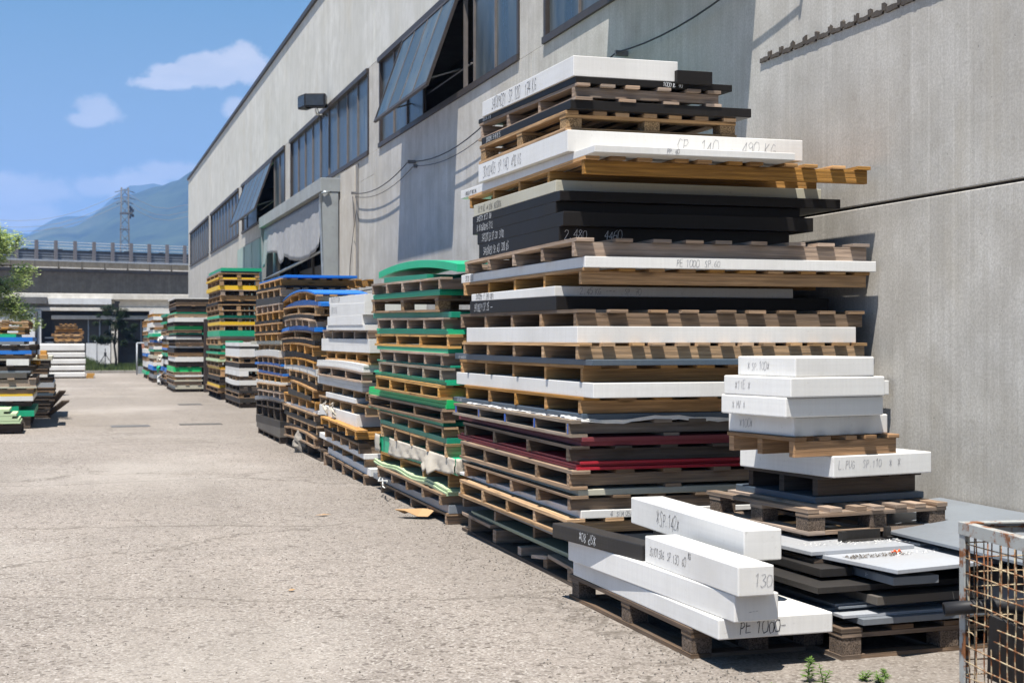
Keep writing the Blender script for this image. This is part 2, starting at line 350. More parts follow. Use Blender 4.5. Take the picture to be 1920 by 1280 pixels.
flat('bark', (0.10, 0.08, 0.06), 0.9)
m, n, b = newmat('hillside', 0.95, 0.1)
g = n.add('ShaderNodeNewGeometry').outputs['Position']
a = n.mix(n.ramp(n.noise(g, 0.012, 8, 0.7), [(0.35, 0.0), (0.65, 1.0)]), (0.014, 0.026, 0.016), (0.045, 0.066, 0.036))
a = n.mix(n.math('MULTIPLY', n.ramp(n.noise(g, 0.004, 6, 0.6), [(0.55, 0.0), (0.7, 1.0)]), 0.5), a, (0.13, 0.14, 0.08))
n.l.new(a, b.inputs['Base Color'])
m, n, b = newmat('clearbag', 0.25, 0.6)
b.inputs['Base Color'].default_value = (0.62, 0.64, 0.66, 1)
b.inputs['Transmission Weight'].default_value = 0.35

# ------------------------------------------------------------------ mesh helpers
class MB:
    """collects solids in a local frame and links them as ONE mesh object"""
    def __init__(s): s.v = []; s.f = []; s.uv = []; s.mi = []; s.sm = []
    def face(s, idx, uvs, mi=0, smooth=False): s.f.append(idx); s.uv += uvs; s.mi.append(mi); s.sm.append(smooth)
    def rings(s, rs, L, mi=0, cap=True, uo=None):
        """rs: list of 4-vertex rings (a bl, b br, c tr, d tl) going along axis L"""
        if uo is None: uo = rnd.random() * 3
        b0 = len(s.v)
        for r in rs: s.v += r
        def uvf(idx, L=L):
            P = [s.v[i] for i in idx]
            rng = [max(p[k] for p in P) - min(p[k] for p in P) for k in range(3)]
            o = [k for k in range(3) if k != L]
            if rng[L] < 1e-6 or rng[L] < 0.5 * min(rng[o[0]], rng[o[1]]): ax = (o[0], o[1])
            else: ax = (L, o[0] if rng[o[0]] >= rng[o[1]] else o[1])
            return [(p[ax[0]] + uo, p[ax[1]] + uo * 0.37) for p in P]
        n = len(rs)
        for k in range(n - 1):
            p, q = b0 + 4 * k, b0 + 4 * (k + 1)
            for i, j in ((0, 1), (1, 2), (2, 3), (3, 0)):
                f = (p + j, p + i, q + i, q + j)
                s.face(f, uvf(f), mi)
        if cap:
            f = (b0, b0 + 1, b0 + 2, b0 + 3); s.face(f, uvf(f), mi)
            e = b0 + 4 * (n - 1); f = (e + 3, e + 2, e + 1, e); s.face(f, uvf(f), mi)
    def box(s, x0, x1, y0, y1, z0, z1, mi=0, L=None):
        d = (x1 - x0, y1 - y0, z1 - z0)
        if L is None: L = d.index(max(d))
        if L == 0:   # rings must run along +y for orientation; keep y rings, only texture axis differs
            pass
        r = [[(x0, y, z0), (x1, y, z0), (x1, y, z1), (x0, y, z1)] for y in (y0, y1)]
        s.rings(r, L, mi)
    def board(s, x0, x1, y0, y1, fb, ft, n=1, L=1, fx=lambda y: 0.0, mi=0):
        r = []
        for k in range(n + 1):
            y = y0 + (y1 - y0) * k / n; d = fx(y)
            r.append([(x0 + d, y, fb(y)), (x1 + d, y, fb(y)), (x1 + d, y, ft(y)), (x0 + d, y, ft(y))])
        s.rings(r, L, mi)
    def tube(s, pts, r, seg=6, mi=0, close=True, smooth=True):
        pts = [Vector(p) for p in pts]; rr = r if isinstance(r, (list, tuple)) else [r] * len(pts)
        b0 = len(s.v)
        for i, p in enumerate(pts):
            t = (pts[min(i + 1, len(pts) - 1)] - pts[max(i - 1, 0)])
            t = t.normalized() if t.length > 1e-9 else Vector((0, 0, 1))
            a = t.cross(Vector((0, 0, 1)) if abs(t.z) < 0.9 else Vector((1, 0, 0))).normalized(); c = t.cross(a)
            for k in range(seg):
                w = 2 * math.pi * k / seg
                s.v.append(tuple(p + (a * math.cos(w) + c * math.sin(w)) * rr[i]))
        for i in range(len(pts) - 1):
            for k in range(seg):
                k2 = (k + 1) % seg
                s.face((b0 + i * seg + k, b0 + (i + 1) * seg + k, b0 + (i + 1) * seg + k2, b0 + i * seg + k2), [(0, i), (0.1, i), (0.1, i + 1), (0, i + 1)], mi, smooth)
        if close:
            s.face(tuple(b0 + k for k in range(seg)), [(0, 0)] * seg, mi)
            e = b0 + (len(pts) - 1) * seg
            s.face(tuple(e + seg - 1 - k for k in range(seg)), [(0, 0)] * seg, mi)
    def quad(s, p, mi=0, smooth=False):
        b0 = len(s.v); s.v += [tuple(q) for q in p]
        s.face(tuple(range(b0, b0 + len(p))), [(q[0] + q[1] * .3, q[2] + q[1] * .7) for q in p], mi, smooth)
    def grid(s, P, mi=0, smooth=True):
        b0 = len(s.v); nu, nv = len(P), len(P[0])
        for row in P: s.v += [tuple(q) for q in row]
        for i in range(nu - 1):
            for j in range(nv - 1):
                s.face((b0 + i * nv + j, b0 + (i + 1) * nv + j, b0 + (i + 1) * nv + j + 1, b0 + i * nv + j + 1), [(i * .1, j * .1), (i * .1 + .1, j * .1), (i * .1 + .1, j * .1 + .1), (i * .1, j * .1 + .1)], mi, smooth)
    def build(s, name, mats, parent=None, loc=(0, 0, 0), rz=0.0, bevel=0.0, solid=0.0):
        me = bpy.data.meshes.new(name)
        me.from_pydata(s.v, [], s.f)
        uvl = me.uv_layers.new(name='UVMap')
        uvl.data.foreach_set('uv', [c for q in s.uv for c in q])
        me.polygons.foreach_set('material_index', s.mi)
        me.polygons.foreach_set('use_smooth', s.sm)
        for mm in (mats if isinstance(mats, (list, tuple)) else [mats]): me.materials.append(MATS[mm])
        o = bpy.data.objects.new(name, me); col.objects.link(o)
        o.location = loc; o.rotation_euler = (0, 0, rz)
        if parent: o.parent = parent
        if bevel:
            bv = o.modifiers.new('bevel', 'BEVEL'); bv.width = bevel; bv.segments = 2; bv.limit_method = 'ANGLE'
            for p in me.polygons: p.use_smooth = False
        if solid:
            sd = o.modifiers.new('solid', 'SOLIDIFY'); sd.thickness = solid
        return o
def tag(o, label=None, cat=None, group=None, kind=None):
    if label: o['label'] = label
    if cat: o['category'] = cat
    if group: o['group'] = group
    if label and not 4 <= len(label.split()) <= 16: print('LONG', len(label.split()), label)
    if kind: o['kind'] = kind
    elif cat: o['kind'] = 'thing'
    return o
def empty(name, loc=(0, 0, 0), rz=0.0):
    o = bpy.data.objects.new(name, None); col.objects.link(o); o.location = loc; o.rotation_euler = (0, 0, rz)
    o.empty_display_size = 0.1
    return o

# handwriting: single-line glyphs on a 4 x 6 grid
GL = {
'0': [[(1, 0), (0, 1.5), (0, 4.5), (1.2, 6), (3, 5.6), (3.6, 3), (3, .6), (1, 0)]], '1': [[(.6, 4.6), (2, 6), (1.8, 0)]],
'2': [[(.2, 4.8), (1.2, 6), (3, 5.6), (3, 4), (.2, 0), (3.6, .2)]], '3': [[(.3, 5.6), (2.6, 6), (3.2, 4.8), (1.4, 3.3), (3.2, 2.4), (3, .6), (1, 0), (.1, .8)]],
'4': [[(2.4, 0), (2.8, 6), (.1, 2), (3.8, 2.1)]], '5': [[(3.4, 6), (.8, 5.8), (.5, 3.4), (2.6, 3.6), (3.3, 2), (2.2, .2), (.1, .4)]],
'6': [[(3, 5.8), (1, 4.4), (.2, 1.6), (1.4, 0), (3.2, 1), (2.8, 2.8), (.6, 2.4)]], '7': [[(.1, 5.8), (3.5, 6), (1.4, 0)], [(.9, 3), (3.1, 3.2)]],
'8': [[(1.8, 3.2), (.4, 4.6), (1.6, 6), (3.1, 4.9), (1.8, 3.2), (.2, 1.4), (1.6, 0), (3.3, 1.3), (1.8, 3.2)]], '9': [[(3.1, 4), (1.2, 3), (.3, 4.6), (1.6, 6), (3.1, 5), (2.8, 0)]],
'S': [[(3.3, 5.3), (1.6, 6), (.4, 4.6), (2.8, 2.4), (2.3, .3), (.1, .5)]], 'P': [[(.4, 0), (.7, 6)], [(.2, 5.6), (2.6, 6), (3.2, 4.4), (2, 3), (.6, 2.9)]],
'K': [[(.4, 0), (.5, 6)], [(3.2, 5.8), (.5, 2.8), (3.4, 0)]], 'G': [[(3.2, 5), (1.6, 6), (.2, 3), (1.2, .1), (3.2, .8), (3.2, 2.6), (1.9, 2.6)]],
'N': [[(.2, 0), (.4, 6), (3, 0), (3.2, 6)]], 'E': [[(3.3, 6), (.4, 5.8), (.4, 0), (3.2, .2)], [(.4, 3), (2.6, 3.1)]], 'L': [[(.5, 6), (.4, .1), (3, .2)]],
'R': [[(.4, 0), (.5, 6), (2.9, 5.4), (2.6, 3.4), (.5, 3), (3.2, 0)]], 'U': [[(.3, 6), (.4, 1), (1.7, 0), (3.1, 1.2), (3.2, 6)]], 'M': [[(.1, 0), (.4, 6), (1.9, 2.4), (3.4, 6), (3.6, 0)]],
'I': [[(1.6, 6), (1.5, 0)]], 'X': [[(.2, 0), (3.3, 6)], [(.3, 6), (3.2, 0)]], 'C': [[(3.2, 5.2), (1.6, 6), (.2, 3), (1.4, .1), (3.2, .9)]], 'F': [[(.4, 0), (.5, 6), (3.2, 6)], [(.5, 3.2), (2.5, 3.3)]],
'A': [[(.1, 0), (1.8, 6), (3.4, 0)], [(.8, 2), (2.8, 2.1)]], 'V': [[(.2, 6), (1.7, 0), (3.3, 6)]], 'W': [[(.1, 6), (.9, 0), (1.8, 4), (2.7, 0), (3.6, 6)]], 'Z': [[(.3, 6), (3.3, 5.8), (.2, .2), (3.5, 0)]],
'T': [[(1.7, 6), (1.6, 0)], [(.1, 5.8), (3.4, 6)]], 'D': [[(.5, 6), (.4, 0), (2.6, .6), (3.2, 3.4), (2.2, 5.8), (.3, 6)]],
'.': [[(1, .1), (1.5, .5)]], '-': [[(.3, 3), (3.2, 3.1)]], '/': [[(.4, -.5), (3.2, 6.4)]], '>': [[(.3, 5), (3.2, 3), (.4, 1)]], 'i': [[(1.4, 3.6), (1.3, 0)], [(1.4, 5), (1.6, 5.4)]],
'*': [[(.2, 1), (3.2, 5)], [(.2, 5), (3.2, 1)], [(1.7, 0.2), (1.7, 5.8)]], '@': [[(1.8, 1.4), (.5, 3), (1.8, 4.8), (3, 3.2), (1.8, 1.4)], [(1.1, 2.6), (2.4, 3.8)]], 'k': [[(.4, 0), (.5, 6)], [(2.8, 3.6), (.5, 1.8), (3, 0)]], 'g': [[(2.8, 3), (1.2, 3.6), (.4, 2), (1.6, .9), (2.8, 2.6), (2.6, -1), (.8, -1.4)]], 'o': [[(1.6, .2), (.4, 1.8), (1.6, 3.6), (2.9, 2), (1.6, .2)]],
}
def write(mb, text, h, f, w=0.0035, shear=0.08, adv=0.80):
    """f(s, t) maps text space (metres along, metres up) to a point just proud of a face"""
    x = 0.0; k = h / 6; w0 = w
    for ch in text:
        if ch == ' ': x += 2.4 * k; continue
        jx, jy, js = rnd.uniform(-.2, .2), rnd.uniform(-.5, .5), rnd.uniform(.85, 1.12)
        for st in GL.get(ch, GL['-']):
            P = [(x + ((p[0] * .78 + jx + rnd.uniform(-.1, .1)) + p[1] * shear) * k * js, (p[1] * js + jy + rnd.uniform(-.1, .1)) * k) for p in st]
            for (a0, b0), (a1, b1) in zip(P, P[1:]):
                if False: continue
                w = w0 * rnd.uniform(.6, 1.15)
                dx, dy = a1 - a0, b1 - b0; l = math.hypot(dx, dy) or 1
                nx, ny = -dy / l * w / 2, dx / l * w / 2; ex, ey = dx / l * w * .3, dy / l * w * .3
                mb.quad([f(a0 - nx - ex, b0 - ny - ey), f(a1 - nx + ex, b1 - ny + ey), f(a1 + nx + ex, b1 + ny + ey), f(a0 + nx - ex, b0 + ny - ey)])
        x += 4 * k * adv * js
    return x

# ------------------------------------------------------------------ ground and landscape
mb = MB(); mb.quad([(-7000, -7000, 0), (7000, -7000, 0), (7000, 7000, 0), (-7000, 7000, 0)])
yard = mb.build('ground', 'yard'); tag(yard, kind='structure', label='pale worn concrete yard with speckled aggregate')

def ridge(name, dist, prof, depth, label, seed, step=9.0, amp=10.0):
    """a real hillside: crest at 'dist' metres whose skyline heights were surveyed along azimuth, falling off towards and away from us"""
    r = random.Random(seed)
    from mathutils import noise as mn
    a0, a1 = prof[0][0], prof[-1][0]
    na = int((a1 - a0) / 0.22); nr = 26
    def h(a):
        for (p, q), (s_, t) in zip(prof, prof[1:]):
            if a <= s_: return q + (t - q) * (a - p) / (s_ - p)
        return prof[-1][1]
    P = []
    for j in range(nr + 1):
        t = j / nr; row = []
        d = dist - depth * (1 - t * 1.5) if t < 0.667 else dist + depth * (t - 0.667) * 2.5
        k = min(1, t / 0.667); fall = (k ** 0.85) if t <= 0.667 else max(0.0, 1 - (t - 0.667) * 1.4)
        for i in range(na + 1):
            a = a0 + (a1 - a0) * i / na
            x, y = d * math.sin(R(a)), d * math.cos(R(a))
            z = h(a) * fall
            z += amp * mn.fractal(Vector((x, y, seed)) * 0.006, 1.0, 2.0, 5) * (0.4 + k) * (1 if t <= .667 else .5)
            row.append((x, y, max(z, -0.8) if t > 0 else -0.8))
        P.append(row)
    m_ = MB(); m_.grid([list(c) for c in zip(*P)]); o = m_.build(name, 'hillside'); tag(o, label=label, kind='structure')
    return o
def sky_prof(pts, dist):
    out = []
    for u, v in pts:
        x = (u - 960) / LENS_PX; a = math.degrees(math.atan(x) + YAW)
        out.append((a, EYE + (637 - v) / math.hypot(LENS_PX, u - 960) * dist))
    return out
ridge('mountain', 3000, [(-60, 120), (-30, 190)] + sky_prof([(-120, 420), (-40, 428), (0, 434), (23, 440), (43, 442), (70, 432), (98, 425), (120, 425), (144, 426), (168, 414), (203, 390), (242, 371), (281, 349), (312, 340), (332, 330), (361, 314), (430, 285), (520, 268)], 3000) + [(20, 470), (45, 380), (70, 200)], 1300, 'wooded mountain fading blue behind the viaduct', 3, amp=14)
ridge('far_mountain', 5200, [(-60, 200), (-30, 340)] + sky_prof([(-60, 398), (0, 428), (48, 437), (70, 422), (105, 405), (130, 402), (160, 400), (185, 386), (215, 360), (240, 350)], 5200) + [(12, 600), (60, 300)], 1500, 'faint pale ridge behind the wooded mountain', 8, amp=20)
mb = MB(); mb.box(-6900, 6900, -6900, 6900, -1.0, 620)
hz = mb.build('haze', 'yard'); hz.data.materials.clear()
hm = bpy.data.materials.new('haze_air'); hm.use_nodes = True; hn = NT(hm.node_tree); hn.n.remove(hn.n['Principled BSDF'])
pv = hn.add('ShaderNodeVolumePrincipled', {'Color': (0.26, 0.49, 1.0, 1), 'Density': 0.00019, 'Anisotropy': 0.0})
hn.l.new(pv.outputs[0], hn.n['Material Output'].inputs['Volume']); hz.data.materials.append(hm)
tag(hz, label='thin summer haze in the air', kind='stuff')

# ------------------------------------------------------------------ the factory hall on the right
XW = 4.75
hall = empty('factory_hall', (XW, 20, 0))
tag(hall, 'long pale concrete factory hall with a band of dark windows along the right', 'factory')
def hp(mbx, name, mat, parent=hall, loc=None, **k):
    """part of the hall: vertices are given in world metres"""
    base = Vector(hall.location)
    mbx.v = [tuple(Vector(v) - base) for v in mbx.v]
    o = mbx.build(name, mat, parent, **k)
    return o
BAYS = [63.3, 53.05, 43.02, 33.15, 23.2, 14.72, 5.9, -3.0, -12.0]
ZS, ZH, ZR, ZJ = 4.55, 6.00, 8.36, 2.27
g2 = 0.008
for i in range(len(BAYS) - 1):
    y1, y0 = BAYS[i] - g2, BAYS[i + 1] + g2
    m_ = MB(); m_.box(XW, XW + .22, y0, y1, ZH + .01, ZR); hp(m_, 'upper_wall_panel', 'wall_upper', bevel=.006)
    segs = [(y0, y1)]
    if i == 3: segs = [(y0, 26.9)]
    if i == 2: segs = [(34.9, y1)]
    for (s0, s1) in segs:
        m_ = MB(); m_.box(XW, XW + .22, s0, s1, ZJ + .009, ZS if len(segs) == 1 and i not in (2, 3) else 4.17); hp(m_, 'lower_wall_panel', 'wall_lower', bevel=.006)
        m_ = MB(); m_.box(XW, XW + .22, s0, s1, -.02, ZJ - .009); hp(m_, 'base_wall_panel', 'wall_lower', bevel=.006)
    if i in (2, 3):
        m_ = MB(); m_.box(XW, XW + .22, y0, y1, 4.173, ZS); hp(m_, 'lower_wall_panel', 'wall_lower')
m_ = MB(); m_.box(XW + .03, XW + .05, -12, 26.8, ZJ - .03, ZJ + .03); hp(m_, 'joint_mortar', 'rust_strip')
m_ = MB(); m_.box(XW + .06, XW + .30, -12, 26.9, -.02, ZS - .03); m_.box(XW + .06, XW + .30, 34.9, 63.25, -.02, ZS - .03)
m_.box(XW + .06, XW + .30, -12, 63.25, ZH + .03, ZR - .02); hp(m_, 'joint_backing', 'dark_void')
for k, yb in enumerate(BAYS):
    w = 0.42
    if k == 0: m_ = MB(); m_.box(XW + .002, XW + .3, yb - 1.1, yb, ZS + .004, ZH + .006)
    else: m_ = MB(); m_.box(XW + .002, XW + .3, yb - w, yb + w, ZS + .004, ZH + .006)
    hp(m_, 'pier', 'wall_lower')
m_ = MB(); m_.box(XW - .05, XW + .45, -12.1, 63.38, ZR, ZR + .10); hp(m_, 'coping', 'frame_brown')
# shell behind the facade so that openings look into a dark, real room
m_ = MB()
m_.box(XW + .3, 34, -12, 63.2, ZR - .25, ZR - .02); m_.box(33.8, 34, -12, 63.2, 0, ZR - .25)
hp(m_, 'roof_and_back_wall', 'shed_grey')
m_ = MB(); m_.box(XW + .31, 33.8, 63.0, 63.28, -.02, ZR - .26); hp(m_, 'end_wall', 'wall_upper'); m_ = MB(); m_.box(XW + .31, 33.8, -12, -11.8, -.02, ZR - .26); hp(m_, 'end_wall', 'wall_upper')
m_ = MB()
for yy in (17.5, 18.4, 19.5, 35.9, 37.6, 39.0, 40.2): m_.box(XW + .9, XW + 1.0, yy, yy + .06, 3.0, 8.0)
m_.box(XW + .9, XW + 1.0, 15, 42, 5.6, 5.7); hp(m_, 'inner_rack', 'mullion_metal')

def window_bay(y0, y1, npane, opens=()):
    """frame with glazing strips; 'opens' are top-hung sashes pushed outwards: (ya, yb, degrees, panes)"""
    f = MB(); xf, d = XW - .012, .07
    f.box(xf - .03, xf + d, y0, y1, ZH - .075, ZH + .008); f.box(xf - .02, xf + d, y0, y1, ZS - .004, ZS + .07)
    f.box(xf, xf + d, y0, y0 + .07, ZS + .071, ZH - .076); f.box(xf, xf + d, y1 - .07, y1, ZS + .071, ZH - .076)
    fr = hp(f, 'window', 'frame_brown')
    fb = Vector(hall.location)
    def sub(mx, name, mat, rot=None, piv=None):
        mx.v = [tuple(Vector(v) - (piv if piv else fb)) for v in mx.v]
        o = mx.build(name, mat, fr)
        if piv: o.location = piv - fb; o.rotation_euler = rot
        return o
    st = (y1 - y0 - .14) / npane
    def inside(a, b): return any(a < q[1] - .05 and b > q[0] + .05 for q in opens)
    edges = []
    for k in range(npane):
        a, b = y0 + .07 + k * st, y0 + .07 + (k + 1) * st
        if inside(a, b): continue
        p = MB(); p.box(xf + .045, xf + .055, a + .012, b - .012, ZS + .072, ZH - .077); sub(p, 'pane', 'window_glass')
        edges += [a, b]
    for e in sorted(set(round(q, 3) for q in edges)):
        if e < y0 + .1 or e > y1 - .1: continue
        q = MB(); q.box(xf + .02, xf + .07, e - .014, e + .014, ZS + .072, ZH - .077); sub(q, 'mullion', 'mullion_metal')
    for (ya, yb, deg, np_) in opens:
        # far lower light beneath the open sash
        piv = Vector((XW - .03, (ya + yb) / 2, ZH - .085)); H_ = 1.33
        s_ = MB()
        s_.box(piv.x - .02, piv.x + .02, ya, ya + .05, piv.z - H_, piv.z); s_.box(piv.x - .02, piv.x + .02, yb - .05, yb, piv.z - H_, piv.z)
        s_.box(piv.x - .021, piv.x + .021, ya + .051, yb - .051, piv.z - .045, piv.z - .001); s_.box(piv.x - .021, piv.x + .021, ya + .051, yb - .051, piv.z - H_ + .001, piv.z - H_ + .05)
        rot = (0, R(deg), 0)
        sub(s_, 'sash', 'frame_brown', rot, piv)
        w_ = (yb - ya - .1) / np_
        for k in range(np_):
            p = MB(); p.box(piv.x - .008, piv.x + .004, ya + .05 + k * w_ + .008, ya + .05 + (k + 1) * w_ - .008, piv.z - H_ + .05, piv.z - .046); sub(p, 'pane', 'window_glass', rot, piv)
            if k: p = MB(); p.box(piv.x - .016, piv.x + .014, ya + .05 + k * w_ - .012, ya + .05 + k * w_ + .012, piv.z - H_ + .05, piv.z - .046); sub(p, 'mullion', 'mullion_metal', rot, piv)
        for yy in (ya + .25, yb - .25):
            t = MB(); t.tube([(XW + .03, yy, ZS + .38), (XW - .40, yy, ZS + .24)], .012, 5); sub(t, 'stay', 'cable_grey')
        t = MB(); t.tube([(XW + .12, ya, ZS + .42), (XW + .12, yb, ZS + .42)], .012, 5); sub(t, 'stay', 'cable_grey')
        m2 = (ya + yb) / 2 + .6
        p = MB(); p.box(xf + .045, xf + .055, m2, yb - .02, ZS + .072, ZS + .62); sub(p, 'pane', 'window_glass')
        q = MB(); q.box(xf + .02, xf + .07, ya - .02, ya + .02, ZS + .072, ZH - .077); sub(q, 'mullion', 'mullion_metal')
        q = MB(); q.box(xf + .02, xf + .07, yb - .02, yb + .02, ZS + .072, ZH - .077); sub(q, 'mullion', 'mullion_metal')
        q = MB(); q.box(xf + .02, xf + .06, m2 - .05, m2, ZS + .072, ZH - .3); sub(q, 'mullion', 'frame_brown')
    return fr
window_bay(53.5, 62.2, 9)
window_bay(43.46, 52.6, 9)
window_bay(33.6, 42.55, 9, [(35.6, 41.5, 19.5, 5)])
window_bay(23.65, 32.7, 9)
window_bay(15.15, 22.75, 8, [(17.55, 20.85, 19.5, 4)])
window_bay(6.35, 14.27, 8, [(9.06, 12.1, 19.5, 4)])
window_bay(-2.5, 5.45, 8)

# plaster strip between the loading door and the wall panel
m_ = MB(); m_.box(XW - .05, XW - .002, 24.72, 26.15, 0, 4.02); m_.box(XW - .035, XW - .002, 24.72, 26.15, 4.021, 4.5); hp(m_, 'plaster_pier', 'pier_plaster', bevel=.01)
m_ = MB(); m_.box(XW - .03, XW - .003, 24.52, 24.62, 0, 4.5); hp(m_, 'down_pipe', 'cable_grey')

# loading door shelter
sh = empty('dock_shelter', (XW, 30.8, 0)); tag(sh, 'grey metal loading shelter with a torn sagging curtain below the windows', 'loading dock')
def sp(mx, name, mat, **k):
    b_ = Vector(sh.location); mx.v = [tuple(Vector(v) - b_) for v in mx.v]; return mx.build(name, mat, sh, **k)
for (a, b_) in ((26.2, 29.3), (29.303, 32.4), (32.403, 35.4)):
    m_ = MB(); m_.box(4.36, XW - .004, a, b_, 4.175, 4.43); sp(m_, 'canopy', 'canopy_metal', bevel=.008)
m_ = MB()
m_.rings([[(4.40, 26.21, 4.172), (XW - .055, 26.21, 4.172), (XW - .055, 26.25, 4.172), (4.40, 26.25, 4.172)][i:i + 1] for i in range(0)], 2) if False else None
def taper(mx, y0, y1, xt, xb, z0, z1):
    r = []
    for y in (y0, y1): r.append([(xb, y, z0), (XW - .055, y, z0), (XW - .055, y, z1), (xt, y, z1)])
    mx.rings(r, 2)
taper(m_, 26.21, 26.26, 4.38, 4.50, 0.0, 4.172); sp(m_, 'side_panel', 'canopy_metal', bevel=.006)
m_ = MB(); taper(m_, 35.30, 35.35, 4.40, 4.50, 0.0, 4.172); sp(m_, 'side_panel', 'canopy_metal')
m_ = MB(); m_.tube([(4.52, 26.18, 4.16), (4.42, 26.16, 4.17), (4.365, 26.2, 4.12), (4.36, 26.24, 3.9), (4.42, 26.24, 2.4), (4.48, 26.24, .3)], .028, 7); sp(m_, 'pipe', 'galvanised')
r2 = random.Random(4)
P = []
for i in range(46):
    t = i / 45; y = 26.45 + t * 8.75; row = []
    drop = 0.90 + 0.22 * math.sin(t * 5.1 + .4) + 0.22 * math.exp(-((t - .62) / .035) ** 2) + (.25 if t > .93 else 0)
    for j in range(12):
        s_ = j / 11
        z = 4.15 - s_ * drop
        x = 4.46 - .07 * s_ - .022 * s_ * math.sin(t * 60 + s_ * .8) - .02 * math.sin(t * 17 + s_) * s_
        row.append((x, y, z))
    P.append(row)
m_ = MB(); m_.grid(P); flat('curtain', (0.33, 0.33, 0.335), 0.7); sp(m_, 'curtain', 'curtain', solid=.004)
m_ = MB(); m_.tube([(4.47, 26.4, 3.12), (4.47, 30, 3.02), (4.47, 35.2, 2.9)], .03, 6); sp(m_, 'curtain_rod', 'galvanised')
m_ = MB(); m_.box(XW + .5, XW + .56, 27.2, 34.6, 0, 3.1); m_.box(XW + .45, XW + .5, 29.6, 29.72, 0, 3.4); m_.box(XW + .45, XW + .5, 32.4, 32.52, 0, 3.4); sp(m_, 'inner_door', 'taupe')

# pale green sheet fixed to the wall beyond the dock
m_ = MB()
for k in range(7): m_.box(XW - .05 - .012 * (k % 2), XW - .01, 36.9 + k * .93, 36.9 + k * .93 + .915, .05, 4.12)
o = m_.build('translucent_sheet', 'green_sheet'); tag(o, 'pale green ribbed sheeting fixed to the wall beyond the loading shelter', 'sheeting')

# twin floodlight above the windows
fl = empty('floodlight', (XW - .03, 28.2, 5.98)); tag(fl, 'twin black floodlight on a bracket above the factory windows', 'floodlight')
for k, (dy, rz) in enumerate(((-1.0, R(70)), (-.72, R(12)))):
    h_ = MB(); h_.box(-.06, .20, -.26, .26, -.17, .17); ho = h_.build('lamp_housing', 'rubber_black', fl, (-.34 - k * .24, dy, .10), rz + R(0), bevel=.02)
    q = MB(); q.box(-.075, -.0615, -.22, .22, -.13, .13); q.build('glass', 'lampglass', ho)
    if k == 0:
        q = MB(); q.box(-.22, .22, -.275, -.2615, -.13, .13); q.box(-.055, .19, -.2745, -.261, -.14, .14); 
        q = MB(); q.box(-.04, .18, -.272, -.2615, -.13, .13); q.build('glass', 'lampglass', ho)
    for j in range(5):
        q = MB(); q.box(.2015, .26, -.22 + j * .1, -.2 + j * .1, -.14, .14); q.build('cooling_fin', 'rubber_black', ho)
q = MB(); q.tube([(.03, 0, -.1), (-.2, -.4, -.16), (-.30, -.85, -.14), (-.30, -.9, .0)], .022, 6); q.build('bracket', 'strapwhite', fl)
q = MB(); q.tube([(-.28, -.8, .05), (-.14, -.5, -.22), (-.02, -.2, -.2), (.03, 0, -.1)], .010, 5); q.build('cable', 'cable_black', fl)
fl.scale = (.78, .78, .78)

# sagging cables held by wall clips
def cable(pts, label, x=XW - .11, r=.008):
    path = []
    for (y0, z0), (y1, z1) in zip(pts, pts[1:]):
        n_ = 10
        for k in range(n_ + (0)):
            t = k / n_; path.append((x, y0 + (y1 - y0) * t, z0 + (z1 - z0) * t - .22 * 4 * t * (1 - t) * (abs(y1 - y0) / 6)))
    path.append((x, *pts[-1]))
    e = empty('wall_cable', (x, pts[0][0], pts[0][1])); tag(e, label, 'cable')
    q = MB(); q.tube([tuple(Vector(p) - e.location) for p in path], r, 5); q.build('wire', 'cable_black', e)
    for (y, z) in pts:
        q = MB(); q.box(-.01, .105, y - pts[0][0] - .015, y - pts[0][0] + .015, z - pts[0][1] - .03, z - pts[0][1] + .02); q.build('clip', 'cable_grey', e)
    return e
cable([(24.6, 4.0), (20.2, 4.02), (15.6, 4.06), (11.9, 4.0), (8.6, 4.15)], 'thin black cable sagging between clips along the factory wall')
cable([(24.55, 3.93), (20.1, 3.95), (15.5, 4.0)], 'second thin cable just below the first beside the loading shelter', XW - .05, .005)
q = MB(); q.tube([(0, 0, 0), (.01, -.1, -.5), (0, .1, -.9), (0, .25, -1.2), (0, .3, -1.7)], .007, 5); o = q.build('loose_wire', 'cable_black', None, (XW - .075, 24.7, 3.95)); tag(o, 'short loose wire hanging down the plaster strip', 'wire')

# torn-off roof flashing line on the wall: mortar ledge with nibs
led = empty('old_flashing', (XW, 8.2, 3.45)); tag(led, 'dark saw-toothed remnant of old flashing running across the bare wall', 'flashing')
q = MB(); rr = random.Random(9); y = 9.30
while y > 6.2:
    l_ = .128 + rr.uniform(-.006, .01)
    q.board(-.014, .0, y - l_ - 8.2, y - 8.2, lambda t: -.02 + rr.uniform(-.006, .003), lambda t: .008 + rr.uniform(-.005, .006), 4)
    q.board(-.018, .0, y - l_ - .036 - 8.2, y - l_ + .0005 - 8.2, lambda t: -.01 + rr.uniform(-.006, .006), lambda t: .038 + rr.uniform(-.012, .01), 2)
    y -= l_ + .036
q.build('ledge', 'rust_strip', led)

